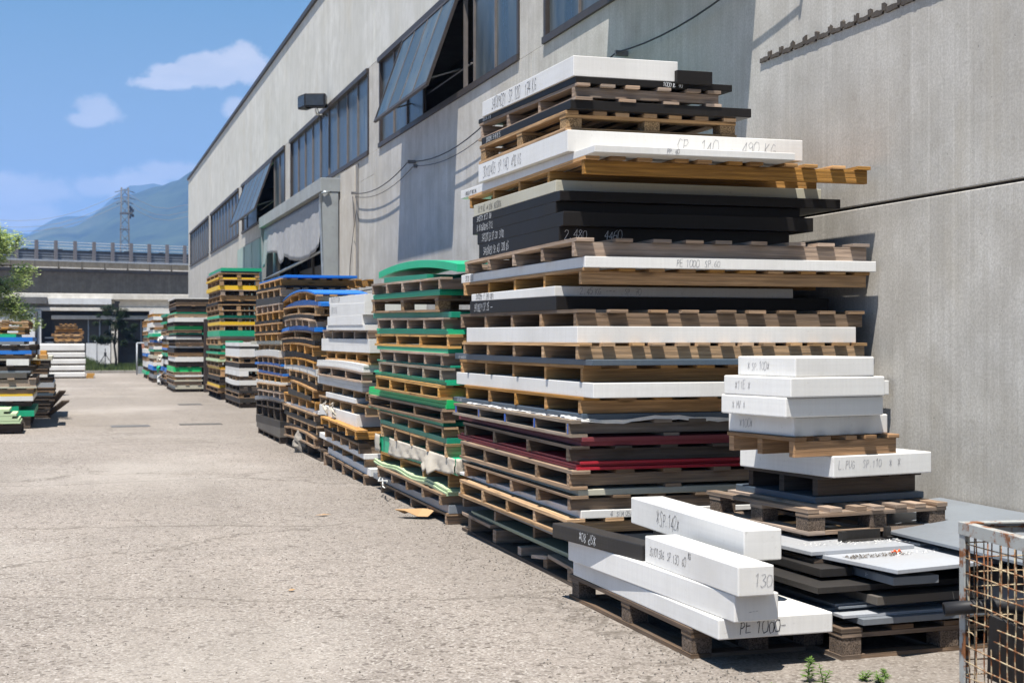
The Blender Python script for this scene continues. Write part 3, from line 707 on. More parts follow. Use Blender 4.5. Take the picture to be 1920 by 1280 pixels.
# ------------------------------------------------------------------ far buildings
shed = empty('background_factory', (2, 72, 0)); tag(shed, 'low grey and white factory under the viaduct with a dark window band', 'factory')
def bp(mx, name, mat, parent=None, **k):
    b_ = Vector(shed.location); mx.v = [tuple(Vector(v) - b_) for v in mx.v]; return mx.build(name, mat, parent or shed, **k)
YS = 72.0
m_ = MB(); m_.box(-14, 22, YS + .6, YS + 20, -.02, 3.2); bp(m_, 'back_wall', 'shed_grey')
m_ = MB(); m_.box(-14, 22, YS - .35, YS + 20, 3.38, 3.66); bp(m_, 'roof_edge', 'shed_beam', bevel=.02)
m_ = MB(); m_.box(-14, 22, YS - .05, YS + .6, 2.98, 3.377); bp(m_, 'upper_beam', 'shed_beam')
m_ = MB(); m_.box(-14, -1.23, YS - .9, YS - .36, 3.15, 3.46); bp(m_, 'gutter_box', 'shed_grey')
m_ = MB(); m_.box(-1.2, 1.72, YS - .55, YS - .36, 3.14, 3.42); bp(m_, 'fascia', 'shed_white')
m_ = MB(); m_.box(-14, 22, YS - .62, YS + .55, 2.82, 2.975); bp(m_, 'lower_beam', 'shed_beam', bevel=.01)
m_ = MB(); m_.box(-14, -1.50, YS - .7, YS + .5, -.02, 2.815); bp(m_, 'white_wall', 'shed_white')
m_ = MB(); m_.tube([(-1.72, YS - .78, 0), (-1.72, YS - .78, 2.8)], .06, 8); bp(m_, 'downpipe', 'rubber_black')
m_ = MB(); m_.box(-1.05, 14, YS - .35, YS - .05, 2.42, 2.61); bp(m_, 'window_head', 'shed_beam', bevel=.02)
for (a, b_) in ((-.95, .62), (.70, 1.15), (1.25, 1.62), (2.35, 3.1), (3.2, 4.2), (4.3, 6.2)):
    w_ = MB(); w_.box(a, b_, YS + .05, YS + .10, 1.28, 2.40); wo = bp(w_, 'window', 'corrugated')
    w_ = MB(); w_.box(b_ + .01, b_ + .07, YS + .02, YS + .1, 1.28, 2.40); bp(w_, 'mullion', 'barrier_light')
m_ = MB(); m_.box(.55, 1.68, YS - .3, YS + .5, -.02, 1.27); bp(m_, 'white_wall', 'shed_white')
m_ = MB(); m_.box(1.72, 2.02, YS - .5, YS + .55, -.02, 2.81); bp(m_, 'pier', 'shed_beam')
m_ = MB(); m_.box(-1.35, -.62, YS + .1, YS + .5, 1.5, 1.57); m_.box(-1.35, -.62, YS + .1, YS + .5, 1.27, 1.35); bp(m_, 'ledge', 'shed_white')
m_ = MB()
r = []
for x in (3.15, 5.2): r.append([(x, YS - 1.1, .82), (x, YS - .1, 1.25), (x, YS - .1, 1.29), (x, YS - 1.1, .86)])
m_.rings([[p for p in q] for q in r], 0); bp(m_, 'porch_roof', 'roof_tile')
m_ = MB(); m_.box(3.2, 5.1, YS - .1, YS + .5, -.02, .8); bp(m_, 'dark_doorway', 'dark_void')
q = MB(); q.tube([(0, 0, 0), (0, -.25, 0)], .03, 6); q.box(-.16, .16, -.45, -.2, -.26, .06); q.box(-.05, .2, -.4, -.25, .06, .18)
o = q.build('yard_lamp', 'rubber_black', None, (1.9, YS - .62, 3.12), bevel=.01); tag(o, 'small black lamp fixed to the corner beam of the background factory', 'lamp')

# viaduct, running to the right and slightly away
via = empty('viaduct', (0, 130, 0), R(16.3)); tag(via, 'concrete road viaduct with metal crash barrier crossing behind the yard', 'viaduct')
def vz(v, D=124.3): return EYE + (637 - v) * D / LENS_PX
m_ = MB(); m_.box(-90, 110, .6, 11, vz(551), vz(509)); m_.build('girder', 'viaduct_conc', via, bevel=.05)
m_ = MB(); m_.box(-90, 110, .25, 11.4, vz(508.8), vz(504)); m_.build('deck_slab', 'shed_grey', via)
for k in range(72):
    m_ = MB(); x = -60 + k * 2.02; dz = 0.06 * math.sin(k * 1.7); m_.box(x, x + 1.98, -.35, .2, vz(504) + .0, vz(491)); m_.build('edge_panel', 'viaduct_conc', via)
    m_ = MB(); m_.box(x + .1, x + 1.9, -.42, -.352, vz(504) + .003, vz(502)); m_.build('drip_edge', 'shed_beam', via)
m_ = MB(); m_.box(-90, 110, -.3, 11, vz(490.9), vz(488.6)); m_.build('kerb', 'barrier_light', via)
for k in range(90):
    x = -68 + k * 1.66
    m_ = MB(); m_.box(x - .13, x + .13, -.2, .06, vz(488.5), vz(452.5)); m_.build('barrier_post', 'post_grey', via)
for (va, vb, mt) in ((487.5, 484.8, 'barrier_mid'), (482.6, 479.8, 'barrier_mid'), (477.6, 474.2, 'barrier_mid')):
    m_ = MB(); m_.box(-90, 110, .07, .16, vz(va), vz(vb)); m_.build('barrier_rail', mt, via)
m_ = MB(); m_.box(-90, 110, .5, .56, vz(488.5), vz(468.8)); m_.build('far_barrier', 'barrier_dark', via)
for v in (466, 460, 455): 
    m_ = MB(); m_.tube([(-90, 0, vz(v)), (110, 0, vz(v))], .025, 4); m_.build('barrier_wire', 'barrier_light', via)
for k in range(34):
    x = -50 + k * 3.1 + rnd.uniform(-.3, .3)
    m_ = MB(); m_.tube([(x, 3, vz(488)), (x, 3, vz(466))], .05, 4); m_.box(x - .2, x + .2, 2.9, 3.1, vz(466.5), vz(464)); m_.build('marker_post', 'barrier_dark', via)
for x in (-34, 6, 46, 86):
    m_ = MB(); m_.box(x - 2.2, x + 2.2, 2, 8, -.02, vz(551) - .003); m_.build('support_pier', 'viaduct_conc', via)

# lattice pylon with wires
py = empty('pylon', (14.5, 396, 0)); tag(py, 'grey steel lattice pylon rising behind the viaduct', 'pylon')
def prx(u, v, Y):
    x = (u - 960) / LENS_PX; s_, c_ = math.sin(YAW), math.cos(YAW)
    rx, ry, rz = s_ + x * c_, c_ - x * s_, -(v - 637) / LENS_PX
    t = Y / ry; return Vector((rx * t, Y, EYE + rz * t))
base = prx(234, 637, 396); py.location = (base.x, 396, 0)
Ht = prx(234, 352, 396).z
m_ = MB()
def wd(z): return 1.45 - .55 * z / Ht
lv = [Ht * k / 17 for k in range(18)]
for sx in (-1, 1):
    for sy in (-1, 1): m_.tube([(sx * wd(0), sy * wd(0), 0), (sx * wd(Ht), sy * wd(Ht), Ht)], .16, 4)
for k in range(17):
    a, b_ = lv[k], lv[k + 1]
    for (p, q) in (((-1, -1), (1, -1)), ((1, -1), (1, 1)), ((-1, 1), (-1, -1))):
        m_.tube([(p[0] * wd(a), p[1] * wd(a), a), (q[0] * wd(b_), q[1] * wd(b_), b_)], .09, 3)
        m_.tube([(q[0] * wd(a), q[1] * wd(a), a), (p[0] * wd(b_), p[1] * wd(b_), b_)], .09, 3)
m_.build('mast', 'steel_grey', py)
for (v, l_) in ((359, 2.6), (372, 2.8), (380.5, 2.2)):
    z = prx(234, v, 396).z
    m_ = MB(); m_.tube([(-l_, 0, z - .3), (0, 0, z + .5), (l_, 0, z - .3)], .10, 4); m_.build('cross_arm', 'steel_grey', py)
for k in range(7):
    m_ = MB(); z = prx(234, 388 + k * 3, 396).z; m_.box(.9 + (k % 3) * .4, 1.6 + (k % 3) * .4, -.4, .4, z - .5, z + .3); m_.build('antenna', 'barrier_dark', py)
m_ = MB(); z = prx(234, 400, 396).z; m_.box(-1.3, 1.9, -1.2, 1.2, z - .2, z + .2); z = prx(234, 430, 396).z; m_.box(-1.3, 1.3, -1.2, 1.2, z - .08, z + .08); m_.build('platform', 'steel_grey', py)
for j, (v0, uL, vL, uR, vR) in enumerate(((360, -20, 412, 360, 379), (373, -20, 424, 360, 392), (381, -20, 432, 360, 402))):
    for sgn, (ue, ve) in ((-1, (uL, vL)), (1, (uR, vR))):
        A_ = prx(234 + sgn * 2, v0, 396); B_ = prx(ue, ve, 396 if sgn < 0 else 396)
        pts = []
        for k in range(-0, 15):
            t = k / 14 * (2.2 if sgn < 0 else 3.0); p = A_ + (B_ - A_) * t; p.z -= (3.0 * math.sin(min(t, 1) * math.pi) if t < 1 else 0); pts.append(tuple(p - Vector(py.location)))
        m_ = MB(); m_.tube(pts, .055, 3); m_.build('power_line', 'cable_grey', py)
def build_done(): pass

# ------------------------------------------------------------------ surveyed stacks, metres: kind, material, x0, x1, y0, y1, bottom near/far, top near/far, extras
TD=dict(Yn=7.71,Yf=10.4,rows=[
   ('Q','dark',2.768,4.56,7.71,10.343,0.0,0.0,0.13,0.145,{'n':5}),
   ('M','olive',2.803,4.527,7.653,10.107,0.13,0.145,0.166,0.176,{'ns':2}),
   ('P','oldwood',2.798,4.56,7.71,10.405,0.166,0.176,0.251,0.261,{'n':4}),
   ('S','grey',2.763,4.589,7.759,10.338,0.251,0.261,0.296,0.289,{}),
   ('P','tan',2.7,4.56,7.71,10.088,0.296,0.289,0.4,0.412,{'n':5,'bb':1}),
   ('S','white',2.791,4.56,7.71,10.475,0.4,0.412,0.447,0.434,{'t':'4  SIM 05A','tn':0.1}),
   ('P','oldwood',2.726,4.597,7.71,10.079,0.447,0.434,0.532,0.533,{'n':5}),
   ('S','beige',2.775,4.56,7.71,10.305,0.532,0.533,0.568,0.56,{}),
   ('P','oldwood',2.726,4.597,7.71,10.154,0.568,0.56,0.68,0.688,{'n':5,'bb':1,'deck':7}),
   ('M','red',2.775,4.56,7.71,10.367,0.68,0.688,0.729,0.734,{'ns':3}),
   ('P','dark',2.726,4.597,7.71,10.094,0.729,0.734,0.818,0.83,{'n':4,'deck':7}),
   ('M','maroon',2.798,4.56,7.71,10.437,0.818,0.83,0.869,0.872,{'ns':2}),
   ('P','bluends',2.726,4.56,7.71,10.355,0.869,0.872,0.967,0.957,{'n':5,'bb':1}),
   ('S','slate',2.798,4.56,7.71,10.627,0.967,0.957,1.003,0.994,{'foil':1,'t2':'30 12  484 9','tw':1}),
   ('P','honey',2.791,4.597,7.71,10.289,1.003,0.994,1.1,1.093,{'n':5,'deck':8}),
   ('S','white',2.803,4.709,7.548,10.551,1.1,1.093,1.185,1.183,{}),
   ('P','honey',2.803,4.553,7.697,10.472,1.185,1.183,1.284,1.283,{'n':5,'deck':8}),
   ('S','slate',2.803,4.62,7.565,10.599,1.284,1.283,1.318,1.327,{'t2':'UNI 9   44 10 07  WI','tw':1}),
   ('P','tan',2.757,4.63,7.66,10.223,1.318,1.327,1.412,1.414,{'n':5,'deck':14}),
   ('S','white',2.765,4.579,7.71,10.118,1.412,1.414,1.508,1.52,{}),
   ('P','oldwood',2.768,4.642,7.71,10.327,1.508,1.52,1.606,1.621,{'n':5,'deck':9}),
   ('S','black',2.763,4.602,8.073,10.021,1.606,1.621,1.689,1.714,{'t2':'34108219 SP.35  --','tw':1}),
   ('S','white',2.763,4.361,8.103,9.977,1.689,1.714,1.752,1.762,{'t':'2.45 KG  ---    SP. 70','tn':0.1,'t2':'30100250   P. 2451 CREFI'}),
   ('P','honey',2.798,4.679,7.71,10.359,1.752,1.762,1.846,1.857,{'n':5,'deck':10}),
   ('S','white',2.803,4.701,7.679,10.409,1.846,1.857,1.91,1.918,{'t':'PE 1000  SP.60','tn':0.3,'t2':'30120  EL00'}),
   ('P','weathered',2.748,4.653,7.68,10.129,1.91,1.918,2.016,2.003,{'n':5,'deck':9}),
   ('S','black',2.763,4.292,8.024,9.778,2.016,2.003,2.104,2.111,{'t':'2.480     4460','tn':0.02,'tw':1,'t2':'34108851 SP.60  328 KG'}),
   ('S','black',2.763,4.418,7.946,9.82,2.104,2.111,2.191,2.189,{'t2':'34128125 SP.30  3/80','tw':1}),
   ('S','black',2.763,4.399,8.083,9.948,2.191,2.189,2.258,2.268,{'t2':'N.10 36202195 3/12','tw':1}),
   ('S','black',2.763,4.643,8.004,9.948,2.258,2.268,2.319,2.319,{'t2':'34105121  SP.27  284','tw':1}),
   ('S','beige',2.763,4.551,8.083,9.919,2.319,2.319,2.386,2.406,{'t2':'XX SP.80  @@ 3/06  34230016'}),
   ('P','honey',2.803,4.66,7.679,10.226,2.386,2.406,2.488,2.496,{'n':5,'deck':11}),
   ('S','white',2.803,4.062,7.522,10.425,2.488,2.496,2.531,2.557,{'t':'PP. 60','tn':0.35,'t2':'> 30108120  PP 1000  234G'}),
   ('S','white',2.763,4.302,7.87,9.792,2.531,2.557,2.659,2.686,{'t':'CP. 140     490 KG','tn':0.45,'t2':'30102405  SP.140  492 KG'}),
   ('B','tan',2.763,3.871,7.908,9.778,2.659,2.686,2.778,2.82,{}),
   ('S','black',2.772,3.937,7.84,9.74,2.778,2.82,2.832,2.872,{'t2':'30120098  SP.45 PR.15','tw':1}),
   ('P','weathered',2.803,3.735,7.834,9.919,2.832,2.872,2.927,3.006,{'n':4,'bb':1}),
   ('S','black',2.802,3.809,7.84,9.93,2.927,3.006,2.968,3.037,{'t':'1000 R. 40','tn':0.55,'tw':1,'t2':'30105140  SP.45'}),
   ('S','white',2.789,3.452,7.84,9.784,2.968,3.037,3.089,3.139,{'t':'34089021  SP.120   174 KG','side':1}),
])
TE=dict(Yn=10.65,Yf=13.4,rows=[
   ('P','oldwood',2.753,3.322,10.65,13.178,0.0,0.0,0.087,0.096,{'n':5}),
   ('S','grey',2.77,3.287,10.65,13.562,0.087,0.096,0.151,0.149,{}),
   ('P','oldwood',2.719,3.3,10.65,13.137,0.151,0.149,0.236,0.252,{'n':5}),
   ('M','palegreen',2.748,3.278,10.65,13.432,0.236,0.252,0.289,0.29,{'ns':4,'wave':1}),
   ('P','honey',2.761,3.3,10.65,13.268,0.289,0.29,0.397,0.375,{'n':4}),
   ('S','green',2.781,3.234,10.435,13.412,0.397,0.375,0.52,0.53,{'wrap':1}),
   ('P','tan',2.744,3.3,10.65,13.138,0.52,0.53,0.627,0.65,{'n':5,'deck':5}),
   ('S','deepgreen',2.753,3.278,10.65,13.154,0.627,0.65,0.67,0.69,{}),
   ('P','tan',2.723,3.322,10.65,13.133,0.67,0.69,0.755,0.775,{'n':5}),
   ('S','green',2.741,3.3,10.719,13.652,0.755,0.775,0.788,0.791,{'t2':'ZP 1000/10','tw':0}),
   ('P','oldwood',2.714,3.322,10.65,13.547,0.788,0.791,0.897,0.904,{'n':4,'bb':1}),
   ('M','brightgreen',2.74,3.322,10.65,13.675,0.897,0.904,0.965,0.974,{'ns':2}),
   ('P','yellowwood',2.697,3.322,10.65,13.133,0.965,0.974,1.078,1.1,{'n':5,'bb':1}),
   ('M','green',2.744,3.322,10.65,13.386,1.078,1.1,1.119,1.14,{'ns':2}),
   ('P','pale',2.702,3.322,10.65,13.031,1.119,1.14,1.212,1.23,{'n':5}),
   ('S','deepgreen',2.782,3.322,10.65,13.446,1.212,1.23,1.23,1.244,{}),
   ('P','weathered',2.71,3.322,10.65,13.048,1.23,1.244,1.325,1.343,{'n':5}),
   ('S','green',2.761,3.322,10.65,13.343,1.325,1.343,1.362,1.377,{}),
   ('P','yellowwood',2.753,3.344,10.65,13.427,1.362,1.377,1.473,1.489,{'n':4,'bb':1}),
   ('M','green',2.753,3.344,10.65,13.352,1.473,1.489,1.514,1.54,{'ns':2}),
   ('P','weathered',2.719,3.322,10.65,13.212,1.514,1.54,1.603,1.635,{'n':5}),
   ('S','deepgreen',2.781,3.271,10.627,13.615,1.603,1.635,1.647,1.686,{}),
   ('B','oldwood',2.741,3.492,10.906,13.548,1.647,1.686,1.779,1.816,{}),
   ('M','green',2.741,3.326,10.804,13.394,1.779,1.816,1.825,1.861,{'ns':3}),
   ('P','weathered',2.702,3.366,10.65,13.355,1.825,1.861,1.915,1.96,{'n':5,'deck':6}),
   ('S','deepgreen',2.741,3.421,11.262,12.928,1.915,1.96,1.95,2.015,{}),
   ('S','green',2.781,3.217,10.451,13.362,1.95,2.015,1.978,2.042,{'bow':0.065,'name':'arch'}),
])
TF=dict(Yn=13.78,Yf=16.5,rows=[
   ('P','oldwood',2.729,3.353,13.78,16.222,0.0,0.0,0.1,0.151,{'n':5}),
   ('S','white',2.762,3.269,13.655,16.093,0.1,0.151,0.173,0.219,{}),
   ('P','tan',2.75,3.299,13.78,16.312,0.173,0.219,0.258,0.304,{'n':5}),
   ('S','white',2.724,3.299,13.78,16.449,0.258,0.304,0.307,0.362,{}),
   ('P','oldwood',2.665,3.299,13.78,15.843,0.307,0.362,0.411,0.459,{'n':5,'deck':5}),
   ('S','black',2.722,3.248,14.273,16.219,0.411,0.459,0.451,0.499,{}),
   ('P','honey',2.639,3.299,13.78,15.901,0.451,0.499,0.544,0.584,{'n':5,'deck':5}),
   ('S','white',2.722,3.396,14.187,16.441,0.544,0.584,0.672,0.684,{'strap':1}),
   ('P','tan',2.75,3.381,13.78,16.572,0.672,0.684,0.784,0.788,{'n':5}),
   ('S','white',2.722,3.354,14.244,16.002,0.784,0.788,0.83,0.846,{}),
   ('P','tan',2.745,3.381,13.78,16.39,0.83,0.846,0.916,0.931,{'n':5}),
   ('M','offwhite',2.722,3.365,13.827,16.517,0.916,0.931,1.008,1.024,{'ns':2}),
   ('P','weathered',2.702,3.353,13.78,16.434,1.008,1.024,1.11,1.129,{'n':4,'bb':1}),
   ('M','white',2.722,3.358,13.8,16.593,1.11,1.129,1.183,1.198,{'ns':3,'bow':0.03}),
   ('P','honey',2.761,3.408,13.78,16.301,1.183,1.198,1.302,1.307,{'n':5,'bb':1}),
   ('S','white',2.762,3.39,13.708,16.532,1.302,1.307,1.373,1.374,{}),
   ('S','white',2.762,3.39,13.708,16.532,1.373,1.374,1.438,1.446,{}),
   ('P','weathered',2.756,3.408,13.78,16.454,1.438,1.446,1.524,1.546,{'n':5}),
   ('S','white',2.729,3.326,13.78,16.005,1.524,1.546,1.577,1.596,{}),
   ('S','white',2.722,3.323,13.881,15.895,1.577,1.596,1.677,1.69,{}),
   ('S','white',2.724,3.353,13.78,15.764,1.677,1.69,1.791,1.843,{'t2':'0410 SP NS'}),
   ('S','white',2.729,3.353,13.78,15.829,1.791,1.843,1.881,1.909,{'t2':'3410 23 10  ST 10 NP'}),
])
TG=dict(Yn=16.87,Yf=19.3,rows=[
   ('P','dark',2.777,3.337,16.655,19.515,0.0,0.0,0.139,0.133,{'n':4,'bb':1}),
   ('P','oldwood',2.749,3.38,16.87,19.471,0.139,0.133,0.256,0.266,{'n':5,'bow':0.03,'bb':1}),
   ('S','charcoal',2.777,3.375,16.846,19.774,0.256,0.266,0.294,0.313,{'bow':0.03}),
   ('P','tan',2.755,3.38,16.87,19.363,0.294,0.313,0.401,0.421,{'n':5}),
   ('S','charcoal',2.755,3.38,16.87,19.568,0.401,0.421,0.455,0.476,{}),
   ('P','tan',2.742,3.38,16.87,19.581,0.455,0.476,0.542,0.561,{'n':5}),
   ('S','white',2.777,3.368,16.808,19.88,0.542,0.561,0.587,0.589,{}),
   ('P','honey',2.742,3.38,16.87,19.581,0.587,0.589,0.69,0.716,{'n':5}),
   ('S','charcoal',2.737,3.445,17.195,19.084,0.69,0.716,0.731,0.803,{}),
   ('P','honey',2.717,3.38,16.87,18.798,0.731,0.803,0.83,0.917,{'n':4}),
   ('S','black',2.768,3.38,16.87,19.151,0.83,0.917,0.89,0.954,{'bow':0.02}),
   ('P','tan',2.742,3.38,16.87,19.123,0.89,0.954,0.992,1.039,{'n':5,'bow':0.02}),
   ('S','offwhite',2.755,3.38,16.87,19.568,0.992,1.039,1.078,1.093,{'bow':0.02}),
   ('P','honey',2.742,3.38,16.87,19.426,1.078,1.093,1.163,1.197,{'n':5,'bow':0.02}),
   ('S','black',2.761,3.38,16.87,19.562,1.163,1.197,1.23,1.284,{'bow':0.02}),
   ('P','honey',2.71,3.445,16.87,19.406,1.23,1.284,1.357,1.391,{'n':5,'bow':0.02}),
   ('S','black',2.736,3.38,16.87,19.588,1.357,1.391,1.417,1.438,{'bow':0.02}),
   ('B','oldwood',2.737,3.397,16.953,19.858,1.417,1.438,1.525,1.547,{'bow':0.02}),
   ('S','blue',2.736,3.38,16.87,20.069,1.525,1.547,1.579,1.593,{'bow':0.02}),
   ('P','weathered',2.685,3.38,16.87,18.97,1.579,1.593,1.664,1.678,{'n':5,'bow':0.03}),
   ('S','black',2.737,3.397,16.953,19.646,1.664,1.678,1.716,1.748,{'bow':0.04}),
   ('B','tan',2.736,3.38,16.87,19.693,1.716,1.748,1.836,1.87,{}),
   ('S','blue',2.777,3.401,16.655,19.933,1.836,1.87,1.885,1.906,{'bow':0.03}),
   ('P','honey',2.736,3.38,16.87,19.64,1.885,1.906,1.97,1.991,{'n':5,'bow':0.05}),
   ('S','blue',2.736,3.38,16.87,19.693,1.97,1.991,1.989,2.003,{'bow':0.07}),
])
TH=dict(Yn=19.63,Yf=22.0,rows=[
   ('P','dark',2.705,3.556,19.63,22.062,0.0,0.0,0.088,0.085,{'n':5}),
   ('S','taupe',2.705,3.556,19.63,22.263,0.088,0.085,0.22,0.168,{}),
   ('S','charcoal',2.705,3.556,19.63,22.33,0.22,0.168,0.308,0.278,{}),
   ('P','dark',2.72,3.556,19.63,22.451,0.308,0.278,0.488,0.439,{'n':5}),
   ('P','dark',2.713,3.556,19.63,22.391,0.488,0.439,0.579,0.524,{'n':5}),
   ('S','grey',2.727,3.556,19.63,22.649,0.579,0.524,0.616,0.579,{'bow':0.03}),
   ('P','weathered',2.698,3.556,19.63,22.135,0.616,0.579,0.701,0.671,{'n':5}),
   ('S','charcoal',2.72,3.556,19.63,22.451,0.701,0.671,0.719,0.694,{}),
   ('P','tan',2.713,3.556,19.63,22.255,0.719,0.694,0.807,0.779,{'n':5}),
   ('S','offwhite',2.727,3.556,19.63,22.511,0.807,0.779,0.843,0.822,{}),
   ('P','honey',2.713,3.556,19.63,22.255,0.843,0.822,0.928,0.928,{'n':5}),
   ('S','blue',2.742,3.556,19.63,22.293,0.928,0.928,0.961,0.974,{}),
   ('P','oldwood',2.705,3.556,19.63,22.195,0.961,0.974,1.06,1.059,{'n':5}),
   ('S','blue',2.72,3.556,19.63,22.588,1.06,1.059,1.093,1.094,{'bow':0.02}),
   ('P','oldwood',2.691,3.556,19.63,22.075,1.093,1.094,1.184,1.182,{'n':5}),
   ('S','offwhite',2.701,3.569,19.702,22.497,1.184,1.182,1.276,1.273,{'bow':0.03}),
   ('P','tan',2.713,3.556,19.63,22.188,1.276,1.273,1.371,1.365,{'n':5}),
   ('S','beige',2.72,3.556,19.63,23.155,1.371,1.365,1.423,1.412,{}),
   ('P','honey',2.676,3.556,19.63,22.293,1.423,1.412,1.533,1.523,{'n':5}),
   ('S','black',2.701,3.579,19.756,22.428,1.533,1.523,1.563,1.556,{}),
   ('P','honey',2.676,3.556,19.63,22.361,1.563,1.556,1.672,1.665,{'n':5}),
   ('S','black',2.705,3.556,19.63,22.467,1.672,1.665,1.716,1.712,{}),
   ('P','honey',2.683,3.556,19.63,22.15,1.716,1.712,1.837,1.827,{'n':5}),
   ('P','weathered',2.705,3.556,19.63,22.263,1.837,1.827,1.936,1.947,{'n':5}),
   ('S','charcoal',2.705,3.556,19.63,22.33,1.936,1.947,2.031,2.054,{}),
   ('P','tan',2.713,3.631,19.63,22.323,2.031,2.054,2.149,2.166,{'n':5}),
   ('S','black',2.713,3.631,19.63,22.323,2.149,2.166,2.178,2.2,{}),
   ('P','honey',2.727,4.024,19.63,22.042,2.178,2.2,2.28,2.286,{'n':5}),
   ('S','blue',2.741,3.73,19.363,22.216,2.28,2.286,2.313,2.314,{}),
])
TI=dict(Yn=34.4,Yf=37.6,rows=[
   ('P','dark',3.312,4.269,34.4,37.6,0.0,0.0,0.161,0.161,{}),
   ('P','oldwood',3.312,4.269,34.4,37.6,0.161,0.161,0.288,0.288,{}),
   ('S','yellow',3.312,4.269,34.4,37.6,0.288,0.288,0.351,0.351,{}),
   ('P','dark',3.312,4.269,34.4,37.6,0.351,0.351,0.478,0.478,{}),
   ('S','black',3.312,4.269,34.4,37.6,0.478,0.478,0.554,0.554,{}),
   ('B','honey',3.312,4.269,34.4,37.6,0.554,0.554,0.732,0.732,{}),
   ('S','yellow',3.312,4.269,34.4,37.6,0.732,0.732,0.783,0.783,{}),
   ('B','tan',3.312,4.269,34.4,37.6,0.783,0.783,0.91,0.91,{}),
   ('S','palegreen',3.312,4.269,34.4,37.6,0.91,0.91,0.973,0.973,{}),
   ('P','tan',3.312,4.269,34.4,37.6,0.973,0.973,1.087,1.087,{}),
   ('S','green',3.312,4.269,34.4,37.6,1.087,1.087,1.138,1.138,{}),
   ('B','oldwood',3.312,4.269,34.4,37.6,1.138,1.138,1.223,1.223,{}),
   ('S','green',3.312,4.269,34.4,37.6,1.223,1.223,1.303,1.303,{}),
   ('P','tan',3.312,4.269,34.4,37.6,1.303,1.303,1.468,1.468,{}),
   ('S','beige',3.312,4.269,34.4,37.6,1.468,1.468,1.519,1.519,{}),
   ('S','green',3.312,4.269,34.4,37.6,1.519,1.519,1.652,1.652,{}),
   ('B','tan',3.312,4.269,34.4,37.6,1.652,1.652,1.785,1.785,{}),
   ('S','yellow',3.312,4.269,34.4,37.6,1.785,1.785,1.862,1.862,{}),
   ('B','tan',3.312,4.269,34.4,37.6,1.862,1.862,1.95,1.95,{}),
   ('S','green',3.312,4.269,34.4,37.6,1.95,1.95,2.014,2.014,{}),
   ('B','tan',3.312,4.269,34.4,37.6,2.014,2.014,2.141,2.141,{}),
   ('B','tan',3.312,4.269,34.4,37.6,2.141,2.141,2.28,2.28,{}),
   ('S','black',3.312,4.269,34.4,37.6,2.28,2.28,2.344,2.344,{}),
   ('P','honey',3.312,4.269,34.4,37.6,2.344,2.344,2.49,2.49,{}),
   ('B','weathered',3.312,4.269,34.4,37.6,2.49,2.49,2.623,2.623,{}),
   ('S','yellow',3.312,4.269,34.4,37.6,2.623,2.623,2.725,2.725,{}),
   ('B','tan',3.312,4.269,34.4,37.6,2.725,2.725,2.877,2.877,{}),
   ('S','yellow',3.312,4.269,34.4,37.6,2.877,2.877,2.915,2.915,{}),
   ('B','tan',3.312,4.269,34.4,37.6,2.915,2.915,3.023,3.023,{}),
   ('M','grey',3.312,4.269,34.4,37.6,3.023,3.023,3.067,3.067,{}),
   ('M','green',3.312,4.269,34.4,37.6,3.067,3.067,3.144,3.144,{'ns':2}),
])
TJ=dict(Yn=30.2,Yf=33.1,rows=[
   ('P','dark',3.315,3.882,30.2,33.1,0.0,0.0,0.11,0.108,{}),
   ('S','charcoal',3.326,3.882,30.2,33.21,0.11,0.108,0.199,0.197,{}),
   ('B','oldwood',3.315,3.882,30.2,33.1,0.199,0.197,0.311,0.311,{}),
   ('S','charcoal',3.315,3.882,30.2,33.1,0.311,0.311,0.356,0.356,{}),
   ('P','dark',3.315,3.882,30.2,33.1,0.356,0.356,0.479,0.479,{}),
   ('S','white',3.315,3.882,30.2,33.1,0.479,0.479,0.58,0.58,{'bow':-0.05}),
   ('P','oldwood',3.315,3.882,30.2,33.1,0.58,0.58,0.665,0.665,{}),
   ('S','white',3.315,3.503,30.2,33.1,0.665,0.665,0.77,0.77,{}),
   ('S','offwhite',3.315,3.882,30.2,33.1,0.77,0.77,0.837,0.837,{}),
   ('S','black',3.315,3.882,30.2,33.1,0.837,0.837,0.938,0.938,{}),
   ('B','tan',3.315,3.882,30.2,33.1,0.938,0.938,1.072,1.072,{}),
   ('S','white',3.315,3.636,30.2,33.1,1.072,1.072,1.24,1.24,{}),
   ('S','charcoal',3.315,3.882,30.2,33.1,1.24,1.24,1.296,1.296,{}),
   ('S','white',3.315,3.882,30.2,33.1,1.296,1.296,1.374,1.374,{}),
   ('S','green',3.315,3.392,30.2,33.1,1.374,1.374,1.408,1.408,{}),
])
